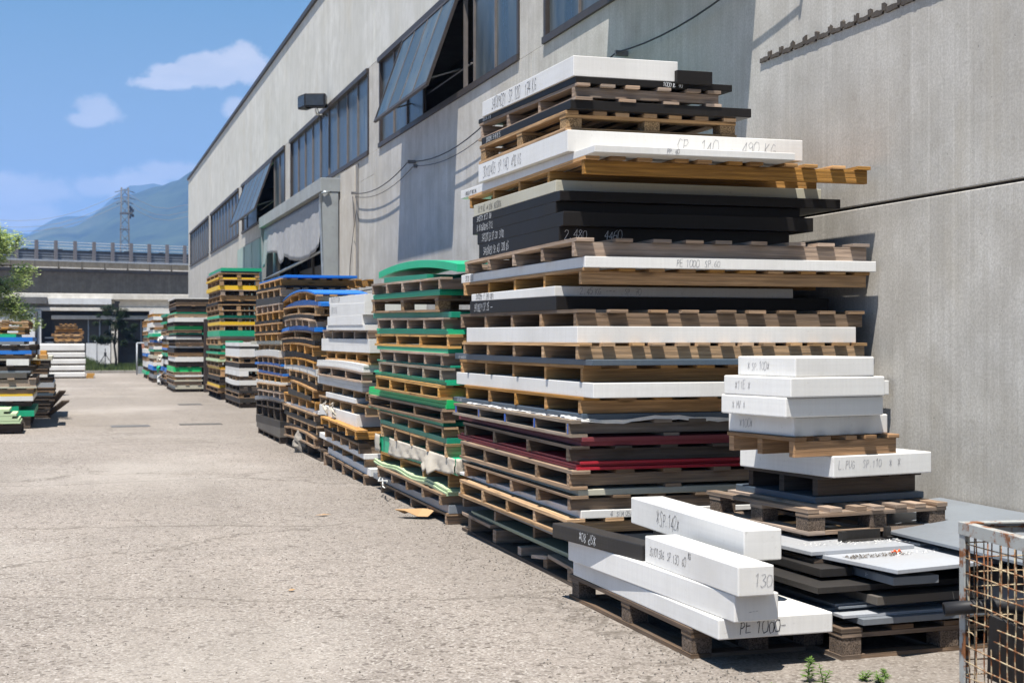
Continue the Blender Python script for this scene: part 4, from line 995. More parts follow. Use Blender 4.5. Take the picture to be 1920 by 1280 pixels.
TK=dict(Yn=39.9,Yf=42.9,rows=[
   ('P','dark',2.635,3.394,39.9,42.9,0.0,0.0,0.085,0.085,{}),
   ('S','beige',2.635,3.394,39.9,42.9,0.085,0.085,0.19,0.19,{}),
   ('P','oldwood',2.635,3.394,39.9,42.9,0.19,0.19,0.292,0.292,{}),
   ('S','beige',2.635,3.394,39.9,42.9,0.292,0.292,0.336,0.336,{}),
   ('P','tan',2.635,3.394,39.9,42.9,0.336,0.336,0.421,0.421,{}),
   ('S','white',2.635,3.394,39.9,42.9,0.421,0.421,0.467,0.467,{}),
   ('P','oldwood',2.635,3.394,39.9,42.9,0.467,0.467,0.552,0.552,{}),
   ('M','brightgreen',2.635,3.394,39.9,42.9,0.552,0.552,0.679,0.679,{'ns':2}),
   ('P','dark',2.635,3.394,39.9,42.9,0.679,0.679,0.832,0.832,{}),
   ('S','white',2.635,3.394,39.9,42.9,0.832,0.832,0.963,0.963,{}),
   ('P','honey',2.635,3.394,39.9,42.9,0.963,0.963,1.08,1.08,{}),
   ('S','black',2.635,3.394,39.9,42.9,1.08,1.08,1.211,1.211,{}),
   ('S','white',2.635,3.394,39.9,42.9,1.211,1.211,1.255,1.255,{}),
   ('P','oldwood',2.635,3.394,39.9,42.9,1.255,1.255,1.342,1.342,{}),
   ('P','dark',2.635,3.394,39.9,42.9,1.342,1.342,1.445,1.445,{}),
   ('S','white',2.635,3.394,39.9,42.9,1.445,1.445,1.518,1.518,{}),
   ('S','black',2.635,3.394,39.9,42.9,1.518,1.518,1.576,1.576,{}),
   ('S','green',2.635,3.394,39.9,42.9,1.576,1.576,1.62,1.62,{}),
   ('P','oldwood',2.635,3.394,39.9,42.9,1.62,1.62,1.705,1.705,{}),
   ('S','brightgreen',2.635,3.394,39.9,42.9,1.705,1.705,1.809,1.809,{}),
   ('P','dark',2.635,3.581,39.9,42.9,1.809,1.809,1.926,1.926,{}),
   ('S','white',2.635,3.61,39.9,42.9,1.926,1.926,2.043,2.043,{}),
   ('P','tan',2.635,3.581,39.9,42.9,2.043,2.043,2.145,2.145,{}),
   ('S','green',2.635,3.581,39.9,42.9,2.145,2.145,2.189,2.189,{}),
   ('P','dark',2.635,3.581,39.9,42.9,2.189,2.189,2.276,2.276,{}),
   ('S','black',2.635,3.581,39.9,42.9,2.276,2.276,2.349,2.349,{}),
   ('P','oldwood',2.635,3.581,39.9,42.9,2.349,2.349,2.451,2.451,{}),
   ('P','dark',2.635,3.581,39.9,42.9,2.451,2.451,2.553,2.553,{}),
   ('S','white',2.635,3.581,39.9,42.9,2.553,2.553,2.583,2.583,{}),
])
TL=dict(Yn=45.0,Yf=47.6,rows=[
   ('P','dark',2.732,3.165,45.0,47.6,0.0,0.0,0.132,0.132,{}),
   ('S','grey',2.732,3.165,45.0,47.6,0.132,0.132,0.214,0.214,{}),
   ('P','oldwood',2.732,3.165,45.0,47.6,0.214,0.214,0.346,0.346,{}),
   ('S','white',2.732,3.165,45.0,47.6,0.346,0.346,0.444,0.444,{}),
   ('S','blue',2.732,3.165,45.0,47.6,0.444,0.444,0.559,0.559,{}),
   ('P','oldwood',2.732,3.165,45.0,47.6,0.559,0.559,0.674,0.674,{}),
   ('S','white',2.732,3.165,45.0,47.6,0.674,0.674,0.822,0.822,{}),
   ('P','dark',2.732,3.165,45.0,47.6,0.822,0.822,0.921,0.921,{}),
   ('S','green',2.732,3.165,45.0,47.6,0.921,0.921,1.019,1.019,{}),
   ('P','tan',2.732,3.165,45.0,47.6,1.019,1.019,1.118,1.118,{}),
   ('S','blue',2.732,3.165,45.0,47.6,1.118,1.118,1.184,1.184,{}),
   ('P','honey',2.732,3.165,45.0,47.6,1.184,1.184,1.299,1.299,{}),
   ('S','beige',2.732,3.165,45.0,47.6,1.299,1.299,1.364,1.364,{}),
   ('P','dark',2.732,3.165,45.0,47.6,1.364,1.364,1.463,1.463,{}),
   ('S','white',2.732,3.165,45.0,47.6,1.463,1.463,1.578,1.578,{}),
   ('P','tan',2.732,3.165,45.0,47.6,1.578,1.578,1.693,1.693,{}),
   ('S','charcoal',2.732,3.165,45.0,47.6,1.693,1.693,1.775,1.775,{}),
   ('P','honey',2.732,3.165,45.0,47.6,1.775,1.775,1.923,1.923,{}),
   ('S','green',2.732,3.165,45.0,47.6,1.923,1.923,1.989,1.989,{}),
   ('P','oldwood',2.732,3.165,45.0,47.6,1.989,1.989,2.153,2.153,{}),
   ('S','deepgreen',2.732,3.165,45.0,47.6,2.153,2.153,2.235,2.235,{}),
])
TM=dict(Yn=49.0,Yf=52.0,rows=[
   ('P','dark',2.523,3.062,49.0,52.0,0.0,0.0,0.146,0.146,{}),
   ('S','grey',2.523,3.062,49.0,52.0,0.146,0.146,0.271,0.271,{}),
   ('P','oldwood',2.523,3.062,49.0,52.0,0.271,0.271,0.413,0.413,{}),
   ('S','blue',2.523,3.062,49.0,52.0,0.413,0.413,0.556,0.556,{}),
   ('S','white',2.523,3.062,49.0,52.0,0.556,0.556,0.681,0.681,{}),
   ('P','tan',2.523,3.062,49.0,52.0,0.681,0.681,0.806,0.806,{}),
   ('S','beige',2.523,3.062,49.0,52.0,0.806,0.806,0.913,0.913,{}),
   ('P','tan',2.523,3.062,49.0,52.0,0.913,0.913,1.038,1.038,{}),
   ('S','green',2.523,3.062,49.0,52.0,1.038,1.038,1.109,1.109,{}),
   ('S','white',2.523,3.062,49.0,52.0,1.109,1.109,1.216,1.216,{}),
   ('P','oldwood',2.523,3.062,49.0,52.0,1.216,1.216,1.341,1.341,{}),
   ('S','blue',2.523,3.062,49.0,52.0,1.341,1.341,1.43,1.43,{}),
   ('P','tan',2.523,3.062,49.0,52.0,1.43,1.43,1.537,1.537,{}),
   ('S','green',2.523,3.062,49.0,52.0,1.537,1.537,1.644,1.644,{}),
   ('S','white',2.523,3.062,49.0,52.0,1.644,1.644,1.769,1.769,{}),
   ('P','honey',2.523,3.062,49.0,52.0,1.769,1.769,1.854,1.854,{}),
   ('S','white',2.523,3.062,49.0,52.0,1.854,1.854,2.01,2.01,{}),
   ('P','honey',2.523,3.062,49.0,52.0,2.01,2.01,2.095,2.095,{}),
   ('S','white',2.523,3.062,49.0,52.0,2.095,2.095,2.215,2.215,{}),
   ('P','honey',2.523,3.062,49.0,52.0,2.215,2.215,2.304,2.304,{}),
   ('S','white',2.523,3.062,49.0,52.0,2.304,2.304,2.447,2.447,{}),
])
TT=dict(Yn=54.0,Yf=57.0,rows=[
   ('P','oldwood',2.571,2.953,54.0,57.0,0.0,0.0,0.154,0.154,{}),
   ('S','green',2.571,2.953,54.0,57.0,0.154,0.154,0.272,0.272,{}),
   ('P','oldwood',2.571,2.953,54.0,57.0,0.272,0.272,0.429,0.429,{}),
   ('S','white',2.571,2.953,54.0,57.0,0.429,0.429,0.645,0.645,{}),
   ('P','tan',2.571,2.953,54.0,57.0,0.645,0.645,0.821,0.821,{}),
   ('S','blue',2.571,2.953,54.0,57.0,0.821,0.821,0.939,0.939,{}),
   ('S','white',2.571,2.953,54.0,57.0,0.939,0.939,1.096,1.096,{}),
   ('P','tan',2.571,2.953,54.0,57.0,1.096,1.096,1.214,1.214,{}),
   ('S','white',2.571,2.953,54.0,57.0,1.214,1.214,1.371,1.371,{}),
   ('P','oldwood',2.571,2.953,54.0,57.0,1.371,1.371,1.509,1.509,{}),
   ('S','green',2.571,2.953,54.0,57.0,1.509,1.509,1.607,1.607,{}),
   ('P','tan',2.571,2.953,54.0,57.0,1.607,1.607,1.744,1.744,{}),
   ('S','white',2.571,2.953,54.0,57.0,1.744,1.744,1.901,1.901,{}),
   ('P','honey',2.571,2.953,54.0,57.0,1.901,1.901,2.137,2.137,{}),
   ('S','beige',2.571,2.953,54.0,57.0,2.137,2.137,2.215,2.215,{}),
])
TN=dict(Yn=24.2,Yf=26.9,rows=[
   ('P','dark',-1.616,-0.666,24.2,26.9,0.011,0.011,0.199,0.199,{}),
   ('S','green',-1.616,-0.617,24.2,26.9,0.199,0.199,0.293,0.293,{}),
   ('S','green',-1.616,-0.853,24.2,26.9,0.293,0.293,0.362,0.362,{}),
   ('P','dark',-1.616,-0.649,24.2,26.9,0.362,0.362,0.447,0.447,{}),
   ('S','white',-1.616,-0.633,24.2,26.9,0.447,0.447,0.524,0.524,{}),
   ('S','yellow',-1.616,-0.641,24.2,26.9,0.524,0.524,0.558,0.558,{}),
   ('P','oldwood',-1.616,-0.617,24.2,26.9,0.558,0.558,0.652,0.652,{}),
   ('S','beige',-1.616,-0.576,24.2,26.9,0.652,0.652,0.678,0.678,{}),
   ('P','weathered',-1.616,-0.584,24.2,26.9,0.678,0.678,0.815,0.815,{}),
   ('S','taupe',-1.616,-0.731,24.2,26.9,0.815,0.815,0.9,0.9,{}),
   ('S','grey',-1.616,-0.674,24.2,26.9,0.9,0.9,0.934,0.934,{}),
   ('P','dark',-1.616,-0.6,24.2,26.9,0.934,0.934,1.02,1.02,{}),
   ('S','white',-1.039,-0.698,24.2,26.9,1.02,1.02,1.122,1.122,{}),
   ('P','oldwood',-1.616,-0.641,24.2,26.9,1.122,1.122,1.199,1.199,{}),
   ('S','blue',-1.616,-0.658,24.2,26.9,1.199,1.199,1.259,1.259,{}),
   ('P','dark',-1.616,-0.584,24.2,26.9,1.259,1.259,1.353,1.353,{}),
   ('S','grey',-1.616,-0.771,24.2,26.9,1.353,1.353,1.404,1.404,{}),
   ('S','blue',-1.616,-0.641,24.2,26.9,1.404,1.404,1.473,1.473,{}),
   ('S','green',-1.616,-0.893,24.2,26.9,1.473,1.473,1.524,1.524,{}),
   ('B','honey',-1.616,-0.755,24.2,26.9,1.524,1.524,1.627,1.627,{}),
   ('B','tan',-1.616,-0.698,24.2,26.9,1.627,1.627,1.746,1.746,{}),
])

# ------------------------------------------------------------------ stacks of slabs and pallets
ORD = ['', 'first', 'second', 'third', 'fourth', 'fifth', 'sixth', 'seventh', 'eighth', 'ninth', 'tenth', 'eleventh', 'twelfth', 'thirteenth', 'fourteenth', 'fifteenth', 'sixteenth', 'seventeenth', 'eighteenth', 'nineteenth', 'twentieth', 'twenty-first', 'twenty-second', 'twenty-third', 'twenty-fourth', 'twenty-fifth']
WORDS = dict(white='white plastic slab', offwhite='dull white plastic slab', black='black plastic slab', charcoal='charcoal grey plastic slab', slate='slate blue plastic slab', grey='mid grey plastic slab', taupe='brown-grey plastic slab', beige='beige plastic slab', green='green plastic slab', deepgreen='dark green plastic slab', brightgreen='bright green plastic slab', palegreen='pale green plastic sheet', olive='olive plastic sheet', blue='blue plastic slab', yellow='yellow plastic slab', red='red plastic sheet', maroon='dark red plastic sheet',
    honey='honey coloured wooden pallet', tan='tan wooden pallet', yellowwood='yellow wooden pallet', weathered='weathered grey wooden pallet', oldwood='old brown wooden pallet', dark='blackened wooden pallet', pale='pale wooden pallet', brownwood='brown wooden pallet', bluends='old wooden pallet with blue-painted ends')
def shift(mx, o): mx.v = [(v[0] - o[0], v[1] - o[1], v[2] - o[2]) for v in mx.v]; return mx
def prof(a, b, Yn, Yf, bow=0.0): return lambda y: a + (b - a) * (y - Yn) / (Yf - Yn) + bow * 4 * ((y - Yn) / (Yf - Yn)) * (1 - (y - Yn) / (Yf - Yn))

def pallet(x0, x1, y0, y1, fb, ft, mat, n=5, deck=8, bb=0, block=False, detail=2, label=None, group=None, frame=None, ystr=None):
    """wooden pallet; boards run along y, stringers (or block rows) along x. frame=(loc, rz) places a local-frame pallet"""
    if frame: org = (0, 0, 0); e = empty('wooden_pallet', frame[0], frame[1])
    else: org = ((x0 + x1) / 2, y0, fb(y0)); e = empty('wooden_pallet', org)
    tag(e, label, 'pallet', group)
    r = random.Random(int(x0 * 1000 + y0 * 100 + (fb(y0)) * 10000))
    H = ft(y0) - fb(y0); td = min(.022, H * .2); tb = min(.02, H * .18) if (bb or block) else 0.0
    oh = r.uniform(.022, .036)
    def put(mx, name, m=mat, **k): return shift(mx, org).build(name, m, e, **k)
    bm = 'particle_dark' if mat in ('dark', 'weathered', 'brownwood') else 'particle_tan'
    if detail < 1:      # far away: one mesh, still with its openings
        mx = MB(); mx.board(x0, x1, y0, y1, lambda y: ft(y) - td, ft, 2)
        tb2 = H * .16
        for k in range(3):
            xx = x0 + (x1 - x0 - .1) * k / 2
            mx.board(xx, xx + .1, y0, y1, fb, lambda y: fb(y) + tb2, 1)
        for j in range(4):
            yy = y0 + .01 + (y1 - y0 - .12) * j / 3
            if block:
                for k in range(3):
                    xx = x0 + (x1 - x0 - .1) * k / 2
                    mx.board(xx + .002, xx + .098, yy, yy + .1, lambda y: fb(y) + tb2, lambda y: ft(y) - td - .001)
            else: mx.board(x0 + .002, x1 - .002, yy, yy + .06, lambda y: fb(y) + tb2, lambda y: ft(y) - td - .001)
        put(mx, 'pallet_frame'); return e
    if not frame: deck = max(3, min(deck, int((x1 - x0) / .14))) if detail > 1 else min(deck, 4)
    bw = min((x1 - x0) / deck * .56, .115)
    for k in range(deck):
        xx = x0 + (x1 - x0 - bw) * k / max(1, deck - 1) + (r.uniform(-.03, .03) if 0 < k < deck - 1 else 0)
        sl = r.uniform(-.018, .018) if 0 < k < deck - 1 else 0; e0 = r.uniform(-.022, .010)
        mx = MB(); mx.board(xx, xx + bw * r.uniform(.92, 1.0), y0 + e0, y1 - r.uniform(0, .02), lambda y: ft(y) - td * r.uniform(.98, 1), ft, 4, fx=lambda y: sl * (y - y0)); put(mx, 'deck_board', bevel=.0015 if detail > 2 else 0)
    ys = ystr or [y0 + oh + (y1 - y0 - 2 * oh - .05) * j / (n - 1) for j in range(n)]
    zt = lambda y: ft(y) - td - .0008
    if block:
        blw, bll = .10, .14; tc_ = min(.02, H * .16)
        for j, yy in enumerate((y0 + .004, (y0 + y1) / 2 - bll / 2, y1 - bll - .004)):
            mx = MB(); mx.board(x0 + .003, x1 - .003, yy, yy + bll * .8, lambda y: zt(y) - tc_, zt, 1, L=0); put(mx, 'cross_board')
            for k in range(3):
                xx = x0 + .006 + (x1 - x0 - blw - .012) * k / 2
                mx = MB(); mx.board(xx, xx + blw, yy + .004, yy + bll * .8, lambda y: fb(y) + tb, lambda y: zt(y) - tc_ - .0008); put(mx, 'block', bm, bevel=.002)
            if j in (0, 2):
                mx = MB(); mx.board(x0 + .006 + blw * .9, x1 - blw, yy + .002, yy + .09, fb, lambda y: fb(y) + tb - .001, 1, L=0); put(mx, 'bottom_board')
        for k in range(3):
            xx = x0 + (x1 - x0 - blw) * k / 2
            mx = MB(); mx.board(xx - (0 if k else .0), xx + blw, y0, y1, fb, lambda y: fb(y) + tb - .0006 * (k % 2), 4)
            if k != 1: put(mx, 'bottom_board')
            else: mx = MB(); mx.board(xx, xx + blw, y0 + .1, y1 - .1, fb, lambda y: fb(y) + tb - .002, 4); put(mx, 'bottom_board')
    else:
        for j, yy in enumerate(ys):
            mx = MB(); q = r.uniform(-.004, .006); tw = .042
            mx.board(x0 + q, x1 - r.uniform(0, .012), yy, yy + tw, lambda y: fb(y) + tb + .0008, zt, 1, L=0)
            so_ = put(mx, 'stringer', bevel=.002 if detail > 2 else 0)
            if mat == 'bluends':
                mx = MB(); mx.board(x0 - .004, x0 + q - .0005, yy - .001, yy + tw * .35, lambda y: fb(y) + tb + .002, zt); mx.v = [(v[0] - org[0], v[1] - org[1], v[2] - org[2]) for v in mx.v]; mx.build('painted_end', 'paintblue', so_)
        if bb:
            for k in range(4):
                xx = x0 + (x1 - x0 - .1) * k / 3
                mx = MB(); mx.board(xx - (.006 if k == 0 else 0), xx + .1, y0 - (.01 if k == 0 else 0), y1, fb, lambda y: fb(y) + tb, 4); put(mx, 'bottom_board')
    return e

def slab(color, x0, x1, y0, y1, fb, ft, label, group, bevel=.003, seg=8, wave=0.0, loc=None, rz=0.0, cat='slab', name='plastic_slab'):
    org = (0, 0, 0) if loc else ((x0 + x1) / 2, y0, fb(y0))
    mx = MB()
    if wave: f1 = lambda y: fb(y) + wave * math.sin(y * 5.2 + x0 * 9); f2 = lambda y: ft(y) + wave * math.sin(y * 5.2 + x0 * 9)
    else: f1, f2 = fb, ft
    mx.board(x0, x1, y0, y1, f1, f2, seg)
    shift(mx, org)
    o = mx.build(name, color, None, loc or org, rz, bevel=bevel)
    return tag(o, label, cat, group)
def side_text(o, text, x, ya, f0, h, dark, w=.0045):
    """handwriting on the long left face, reading from the far end towards us"""
    mx = MB(); L_ = o.location
    write(mx, text, h, lambda s, t: (x - .0012 - L_.x, ya - s - L_.y, f0(ya - s) + t - L_.z), w)
    mx.build('handwriting', dark, o)['kind'] = 'stuff'
def face_text(o, text, y, xa, z, h, dark, w=.0045):
    mx = MB(); L_ = o.location
    write(mx, text, h, lambda s, t: (xa + s - L_.x, y - .0012 - L_.y, z + t - L_.z), w)
    mx.build('handwriting', dark, o)['kind'] = 'stuff'

def crumple(pts, name, mat, w, amp, seed, parent, seg=5):
    """a crumpled band of film or paper following a path; w = drop in metres"""
    rr = random.Random(seed); P = []
    for i, p in enumerate(pts):
        row = []
        for j in range(seg):
            t = j / (seg - 1)
            row.append((p[0] + rr.uniform(-amp, amp) - (amp * .6 if j not in (0,) else 0), p[1] + rr.uniform(-amp, amp) * .6, p[2] - w * t * rr.uniform(.75, 1.2) + rr.uniform(-amp, amp) * .5))
        P.append(row)
    mx = MB(); mx.grid(P, smooth=False)
    o = mx.build(name, mat, parent, solid=.0015)
    if parent: o.location = (0, 0, 0); o.matrix_parent_inverse = Matrix.Identity(4); o.location = -Vector(parent.location)
    return o

GP = 'pallets in the stacks along the yard'; GS = 'plastic slabs and sheets in the stacks along the yard'
def build_stack(T, phrase, detail, fill=None):
    Yn, Yf, rows = T['Yn'], T['Yf'], T['rows']; n = len(rows)
    bows = [r[10].get('bow', 0.0) if r[10].get('name') != 'arch' else 0 for r in rows]
    ib = [0.0] + [(bows[i] + bows[i + 1]) / 2 for i in range(n - 1)] + [bows[-1]]
    for i, (k, c, x0, x1, y0, y1, a, b, p, q, o) in enumerate(rows):
        if fill and not (i >= n - 3): x1 = max(x1, fill + rnd.uniform(-.12, .12))
        if detail == 0:
            jx = rnd.uniform(-.05, .04); x0 += jx; x1 = x1 + jx if x1 < 4.6 else x1; y0 += rnd.uniform(-.04, .05)
        fb, ft = prof(a, b, Yn, Yf, ib[i]), prof(p, q, Yn, Yf, ib[i + 1])
        pos = f"{ORD[i + 1]} layer up in {phrase}" if i < n / 2 else (f"top of {phrase}" if i == n - 1 else f"{ORD[n - i]} layer from the top of {phrase}")
        base = WORDS[c]
        if k in 'PBQ':
            lab = f"{base}, {pos}"
            if k == 'Q': broken_pallet(x0, x1, y0, y1, fb, ft, lab); continue
            if 0 < i < n - 1 and not (detail == 3): x0 += rnd.uniform(-.018, .014); y0 += rnd.uniform(-.02, .02)
            pallet(x0, x1, y0, y1, fb, ft, c, o.get('n', 5), o.get('deck', 8), o.get('bb', 0), k == 'B', detail, lab, GP)
            continue
        bev = .0035 if detail > 2 else (.002 if detail > 1 else 0)
        if k == 'M':
            ns = o.get('ns', 2) if detail > 0 else 1
            for j in range(ns):
                f1 = (lambda y, j=j: fb(y) + (ft(y) - fb(y)) * j / ns + (.0012 if j else 0)); f2 = (lambda y, j=j: fb(y) + (ft(y) - fb(y)) * (j + 1) / ns)
                dx, dy = rnd.uniform(-.012, .012), rnd.uniform(-.02, .02)
                w3 = ('' if ns == 1 else ('lower ' if j == 0 else ('upper ' if j == ns - 1 else ('middle ' if ns == 3 else ('inner ' + ORD[j] + ' ')))))
                so_ = slab(c, x0 + dx, x1 + dx, y0 + dy, y1 + dy, f1, f2, f"{w3}{base.replace('slab', 'sheet')}, {pos}", GS, bev * .5, 14 if o.get('wave') else 8, .012 if o.get('wave') else 0)
            continue
        if o.get('name') == 'arch':
            bow = o['bow']; f1 = lambda y: fb(y) + bow * 4 * ((y - y0) / (y1 - y0)) * (1 - (y - y0) / (y1 - y0)); f2 = lambda y: f1(y) + .062
            slab(c, x0, x1, y0, y1, f1, f2, 'thick green slab arched upwards on top of the green stack', GS, bev, 20); continue
        mk = ''
        so_ = slab(c, x0, x1, y0, y1, fb, ft, f"{base}, {pos}", GS, bev)
        if detail > 2 or 't2' in o or 't' in o:
            ink = 'ink_white' if o.get('tw') else 'ink_dark'
            hgt = min(.075, (ft(y0) - fb(y0)) * .62)
            if 't2' in o: side_text(so_, o['t2'], x0, y1 - .12, lambda y: fb(y) + (ft(y) - fb(y)) * .2, hgt, 'ink_white' if o.get('tw') else 'ink_dark', .0036)
            if 't' in o:
                if o.get('side'): side_text(so_, o['t'], x0, y1 - .25, lambda y: fb(y) + (ft(y) - fb(y)) * .15, .08, 'ink_dark', .0042)
                else: face_text(so_, o['t'], y0, x0 + (x1 - x0) * o.get('tn', .3), fb(y0) + (ft(y0) - fb(y0)) * .2, hgt, 'ink_grey' if ink == 'ink_dark' else ink, .0026 if not o.get('tw') else .003)
        if o.get('foil'):
            pts = [(x0 - .004, y1 - k_ * .04, ft(y1) - .002) for k_ in range(4)] + [(x0 + k_ * .05, y0 - .010, fb(y0) + .012 - .010 * math.sin(k_ * .45)) for k_ in range(36)]
            pts = [(x0 - .012, y0 + .34 - k_ * .034, fb(y0) + .014) for k_ in range(10)] + pts[4:]
            crumple(pts, 'torn_wrap', 'foil', .022, .007, 3, so_)
            pts = [(x0 - .014, y0 + .4 + k_ * .05, fb(y0) + .006) for k_ in range(42)]
            crumple(pts, 'torn_wrap', 'foil', .012, .006, 5, so_, 3)
        if o.get('wrap'):
            P = []; rr = random.Random(2)
            for i_ in range(60):
                t = i_ / 59; y = y0 + .02 + (y1 - y0 - .62) * t; row = []
                dr = (ft(y) - fb(y)) * (.95 + .12 * math.sin(t * 9) + (.35 if .24 < t < .36 else 0) * abs(math.sin(t * 40)))
                for j in range(9):
                    s_ = j / 8
                    row.append((x0 - .012 - .014 * s_ * abs(math.sin(t * 21 + s_ * 2.5)) - rr.uniform(0, .008) - (.05 * s_ if .25 < t < .38 else 0), y, ft(y) + .006 - s_ * dr))
                P.append(row)
            mx = MB(); mx.grid(P, smooth=True); shift(mx, so_.location); mx.build('torn_sheeting', 'sheeting', so_, solid=.004)
            P = []
            for i_ in range(12):
                t = i_ / 11; x = x0 - .02 + .11 * t
                P.append([(x + rr.uniform(-.004, .004), y0 - .012 - rr.uniform(0, .015), ft(y0) + .01 - (.10 + .03 * math.sin(t * 7)) * j / 5) for j in range(6)])
            mx = MB(); mx.grid(P, smooth=True); shift(mx, so_.location); mx.build('torn_sheeting', 'sheeting', so_, solid=.004)
            P = []
            for i_ in range(8):
                y = y1 + .012 - i_ * .03
                P.append([(x0 - .014 - rr.uniform(0, .012), y, ft(y) + .006 - (ft(y) - fb(y)) * 1.06 * j / 5) for j in range(6)])
            mx = MB(); mx.grid(P, smooth=True); shift(mx, so_.location); mx.build('torn_sheeting', 'sheeting', so_, solid=.004)
        if o.get('strap'):
            for dy in (.55, .95, 1.05):
                pts = []
                yy = y1 - dy
                for k_ in range(9): pts.append((x0 - .012 - .02 * math.sin(k_), yy + .06 * math.sin(k_ * 1.3), ft(yy) + .07 - k_ * .032))
                crumple(pts, 'torn_wrap', 'sheeting', .035, .014, int(dy * 100), so_, 4)

def broken_pallet(x0, x1, y0, y1, fb, ft, lab):
    x0 -= .01
    e = empty('wooden_pallet', ((x0 + x1) / 2, y0, 0)); tag(e, 'broken blackened pallet with split boards at the bottom of the tall front stack', 'pallet', GP)
    org = e.location
    def put(mx, name, m='oldwood', **k): return shift(mx, org).build(name, m, e, **k)
    sk = 0.012   # the bottom pallet sits a little skewed
    fx = lambda y: sk * (y - y0)
    h0 = lambda y: .0; t0 = lambda y: .022
    mx = MB(); mx.board(x0, x0 + .11, y0 - .03, y1, h0, t0, 6, fx=fx); put(mx, 'bottom_board', 'dark')
    for xx in (x0 + .75, x1 - .12):
        mx = MB(); mx.board(xx, xx + .1, y0, y1, h0, t0, 1); put(mx, 'bottom_board', 'dark')
    ht = lambda y: fb(y) + (ft(y) - fb(y)) - .028
    for k, f_ in enumerate((.03, .22, .43, .66, .90)):
        y = y0 + (y1 - y0) * f_; d = fx(y)
        mx = MB(); mx.board(x0 + d + (0 if k in (0, 4) else .012), x1 - .05, y, y + .075, t0, (ht if k != 2 else (lambda yy: ht(yy) - .03)), 1, L=0); put(mx, 'stringer', 'weathered' if k in (2, 3) else 'oldwood', bevel=.003)
    for (a, b, tilt) in ((.70, 1.0, 0.0), (-.01, .20, .05), (.21, .33, -.25)):
        ya, yb = y0 + (y1 - y0) * a, y0 + (y1 - y0) * b
        mx = MB(); mx.board(x0, x0 + .12, ya, yb, lambda y: ht(y) + .001 + tilt * (y - ya) * .5 - (.02 if tilt else 0), lambda y: ht(y) + .024 + tilt * (y - ya) * .5 - (.02 if tilt else 0), 3, fx=fx); put(mx, 'deck_board', 'weathered')
    for k in range(1, 8):
        xx = x0 + (x1 - x0 - .1) * k / 7 + .02
        mx = MB(); mx.board(xx, xx + .1, y0, y1, lambda y: ht(y) + .001, ft, 1); put(mx, 'deck_board', 'oldwood')

build_stack(TD, 'the tall front stack', 3)
build_stack(TE, 'the green-slab stack', 2, 4.35)
build_stack(TF, 'the white-slab stack', 2, 4.35)
build_stack(TG, 'the sagging blue-topped stack', 2)
build_stack(TH, 'the straight blue-topped stack', 2)
build_stack(TI, 'the tall yellow-and-green stack', 0)
build_stack(TJ, 'the low white-block stack', 1)
build_stack(TK, 'the stack beside the brown cabinet', 0)
build_stack(TL, 'the ragged stack beyond the cabinet', 0)
build_stack(TM, 'the white-capped far stack', 0)
build_stack(TT, 'the farthest wall-side stack', 0)
build_stack(TN, 'the left roadside stack', 1)

# black beam beside the top white slab of the tall stack
o = slab('black', 3.43, 3.66, 7.80, 9.3, lambda y: 2.955 + .03 * (y - 7.8), lambda y: 3.035 + .03 * (y - 7.8), 'short black plastic beam beside the white slab topping the tall front stack', GS)

# ------------------------------------------------------------------ small pile of long beams on a pallet (front)
A0 = (2.645, 5.86); AR = R(0.6)
c0 = lambda v: (lambda y: v)
pallet(0, .68, 0, 1.60, c0(0), c0(.135), 'brownwood', 3, 4, 0, True, 3, 'old block pallet under the long white beams at the front', GP, frame=((A0[0], A0[1], 0), AR))
GB = 'loose beams and slabs in the two small front piles'
def fslab(color, x, y, rot, w, l, z0, z1, label, bev=.006, cat='slab', name='plastic_slab', seg=1):
    return slab(color, 0, w, 0, l, c0(0), c0(z1 - z0), label, GB, bev, seg, loc=(x, y, z0), rz=R(rot), cat=cat, name=name)
def ftext(o, text, side, s0, z0, h, ink, w=.004, l=None, flip=False, dx=0.0):
    """writing in the slab's own frame: side 'L' = long left face (reads far to near), 'F' = near end face, 'T' = top"""
    mx = MB()
    if side == 'L': f = (lambda s, t: (-.0012, s0 - s, z0 + t))
    elif side == 'F': f = (lambda s, t: (s0 + s, -.0012, z0 + t))
    else: f = (lambda s, t: (dx - t, s0 - s, z0 + .0012))
    if flip: g_ = f; f = (lambda s, t: g_(-s, h - t))
    write(mx, text, h, f, w * .72); mx.build('handwriting', ink, o)['kind'] = 'stuff'
o = fslab('white', 2.655, 5.60, .8, .56, 1.80, .1355, .225, 'widest white beam lying lowest on the front pallet, marked PE 1000'); ftext(o, 'PE 1000-', 'F', .10, .02, .055, 'ink_dark', .005)
o = fslab('white', 2.685, 5.505, 3.0, .215, 1.86, .2255, .345, 'long white beam resting askew under the black one in the front pile')
mx = MB(); write(mx, '---', .03, lambda s, t: (.07 + s, -.0012, .03 + t), .002); mx.build('handwriting', 'ink_grey', o)
o = fslab('white', 2.675, 5.45, .6, .17, 1.0, .3455, .475, 'white block marked 130 on the front end of the front pile'); ftext(o, '30101586  SP.130  60', 'L', .94, .045, .042, 'ink_dark', .0035); ftext(o, '130', 'F', .075, .04, .055, 'ink_grey', .003)
mx = MB(); write(mx, 'KG', .03, lambda s, t: (-.0012, .50 - s, .088 + t), .003); mx.build('handwriting', 'ink_dark', o)
o = fslab('charcoal', 2.50, 7.36, 0, .1, .1, 3, 3.1, 'x') if False else None
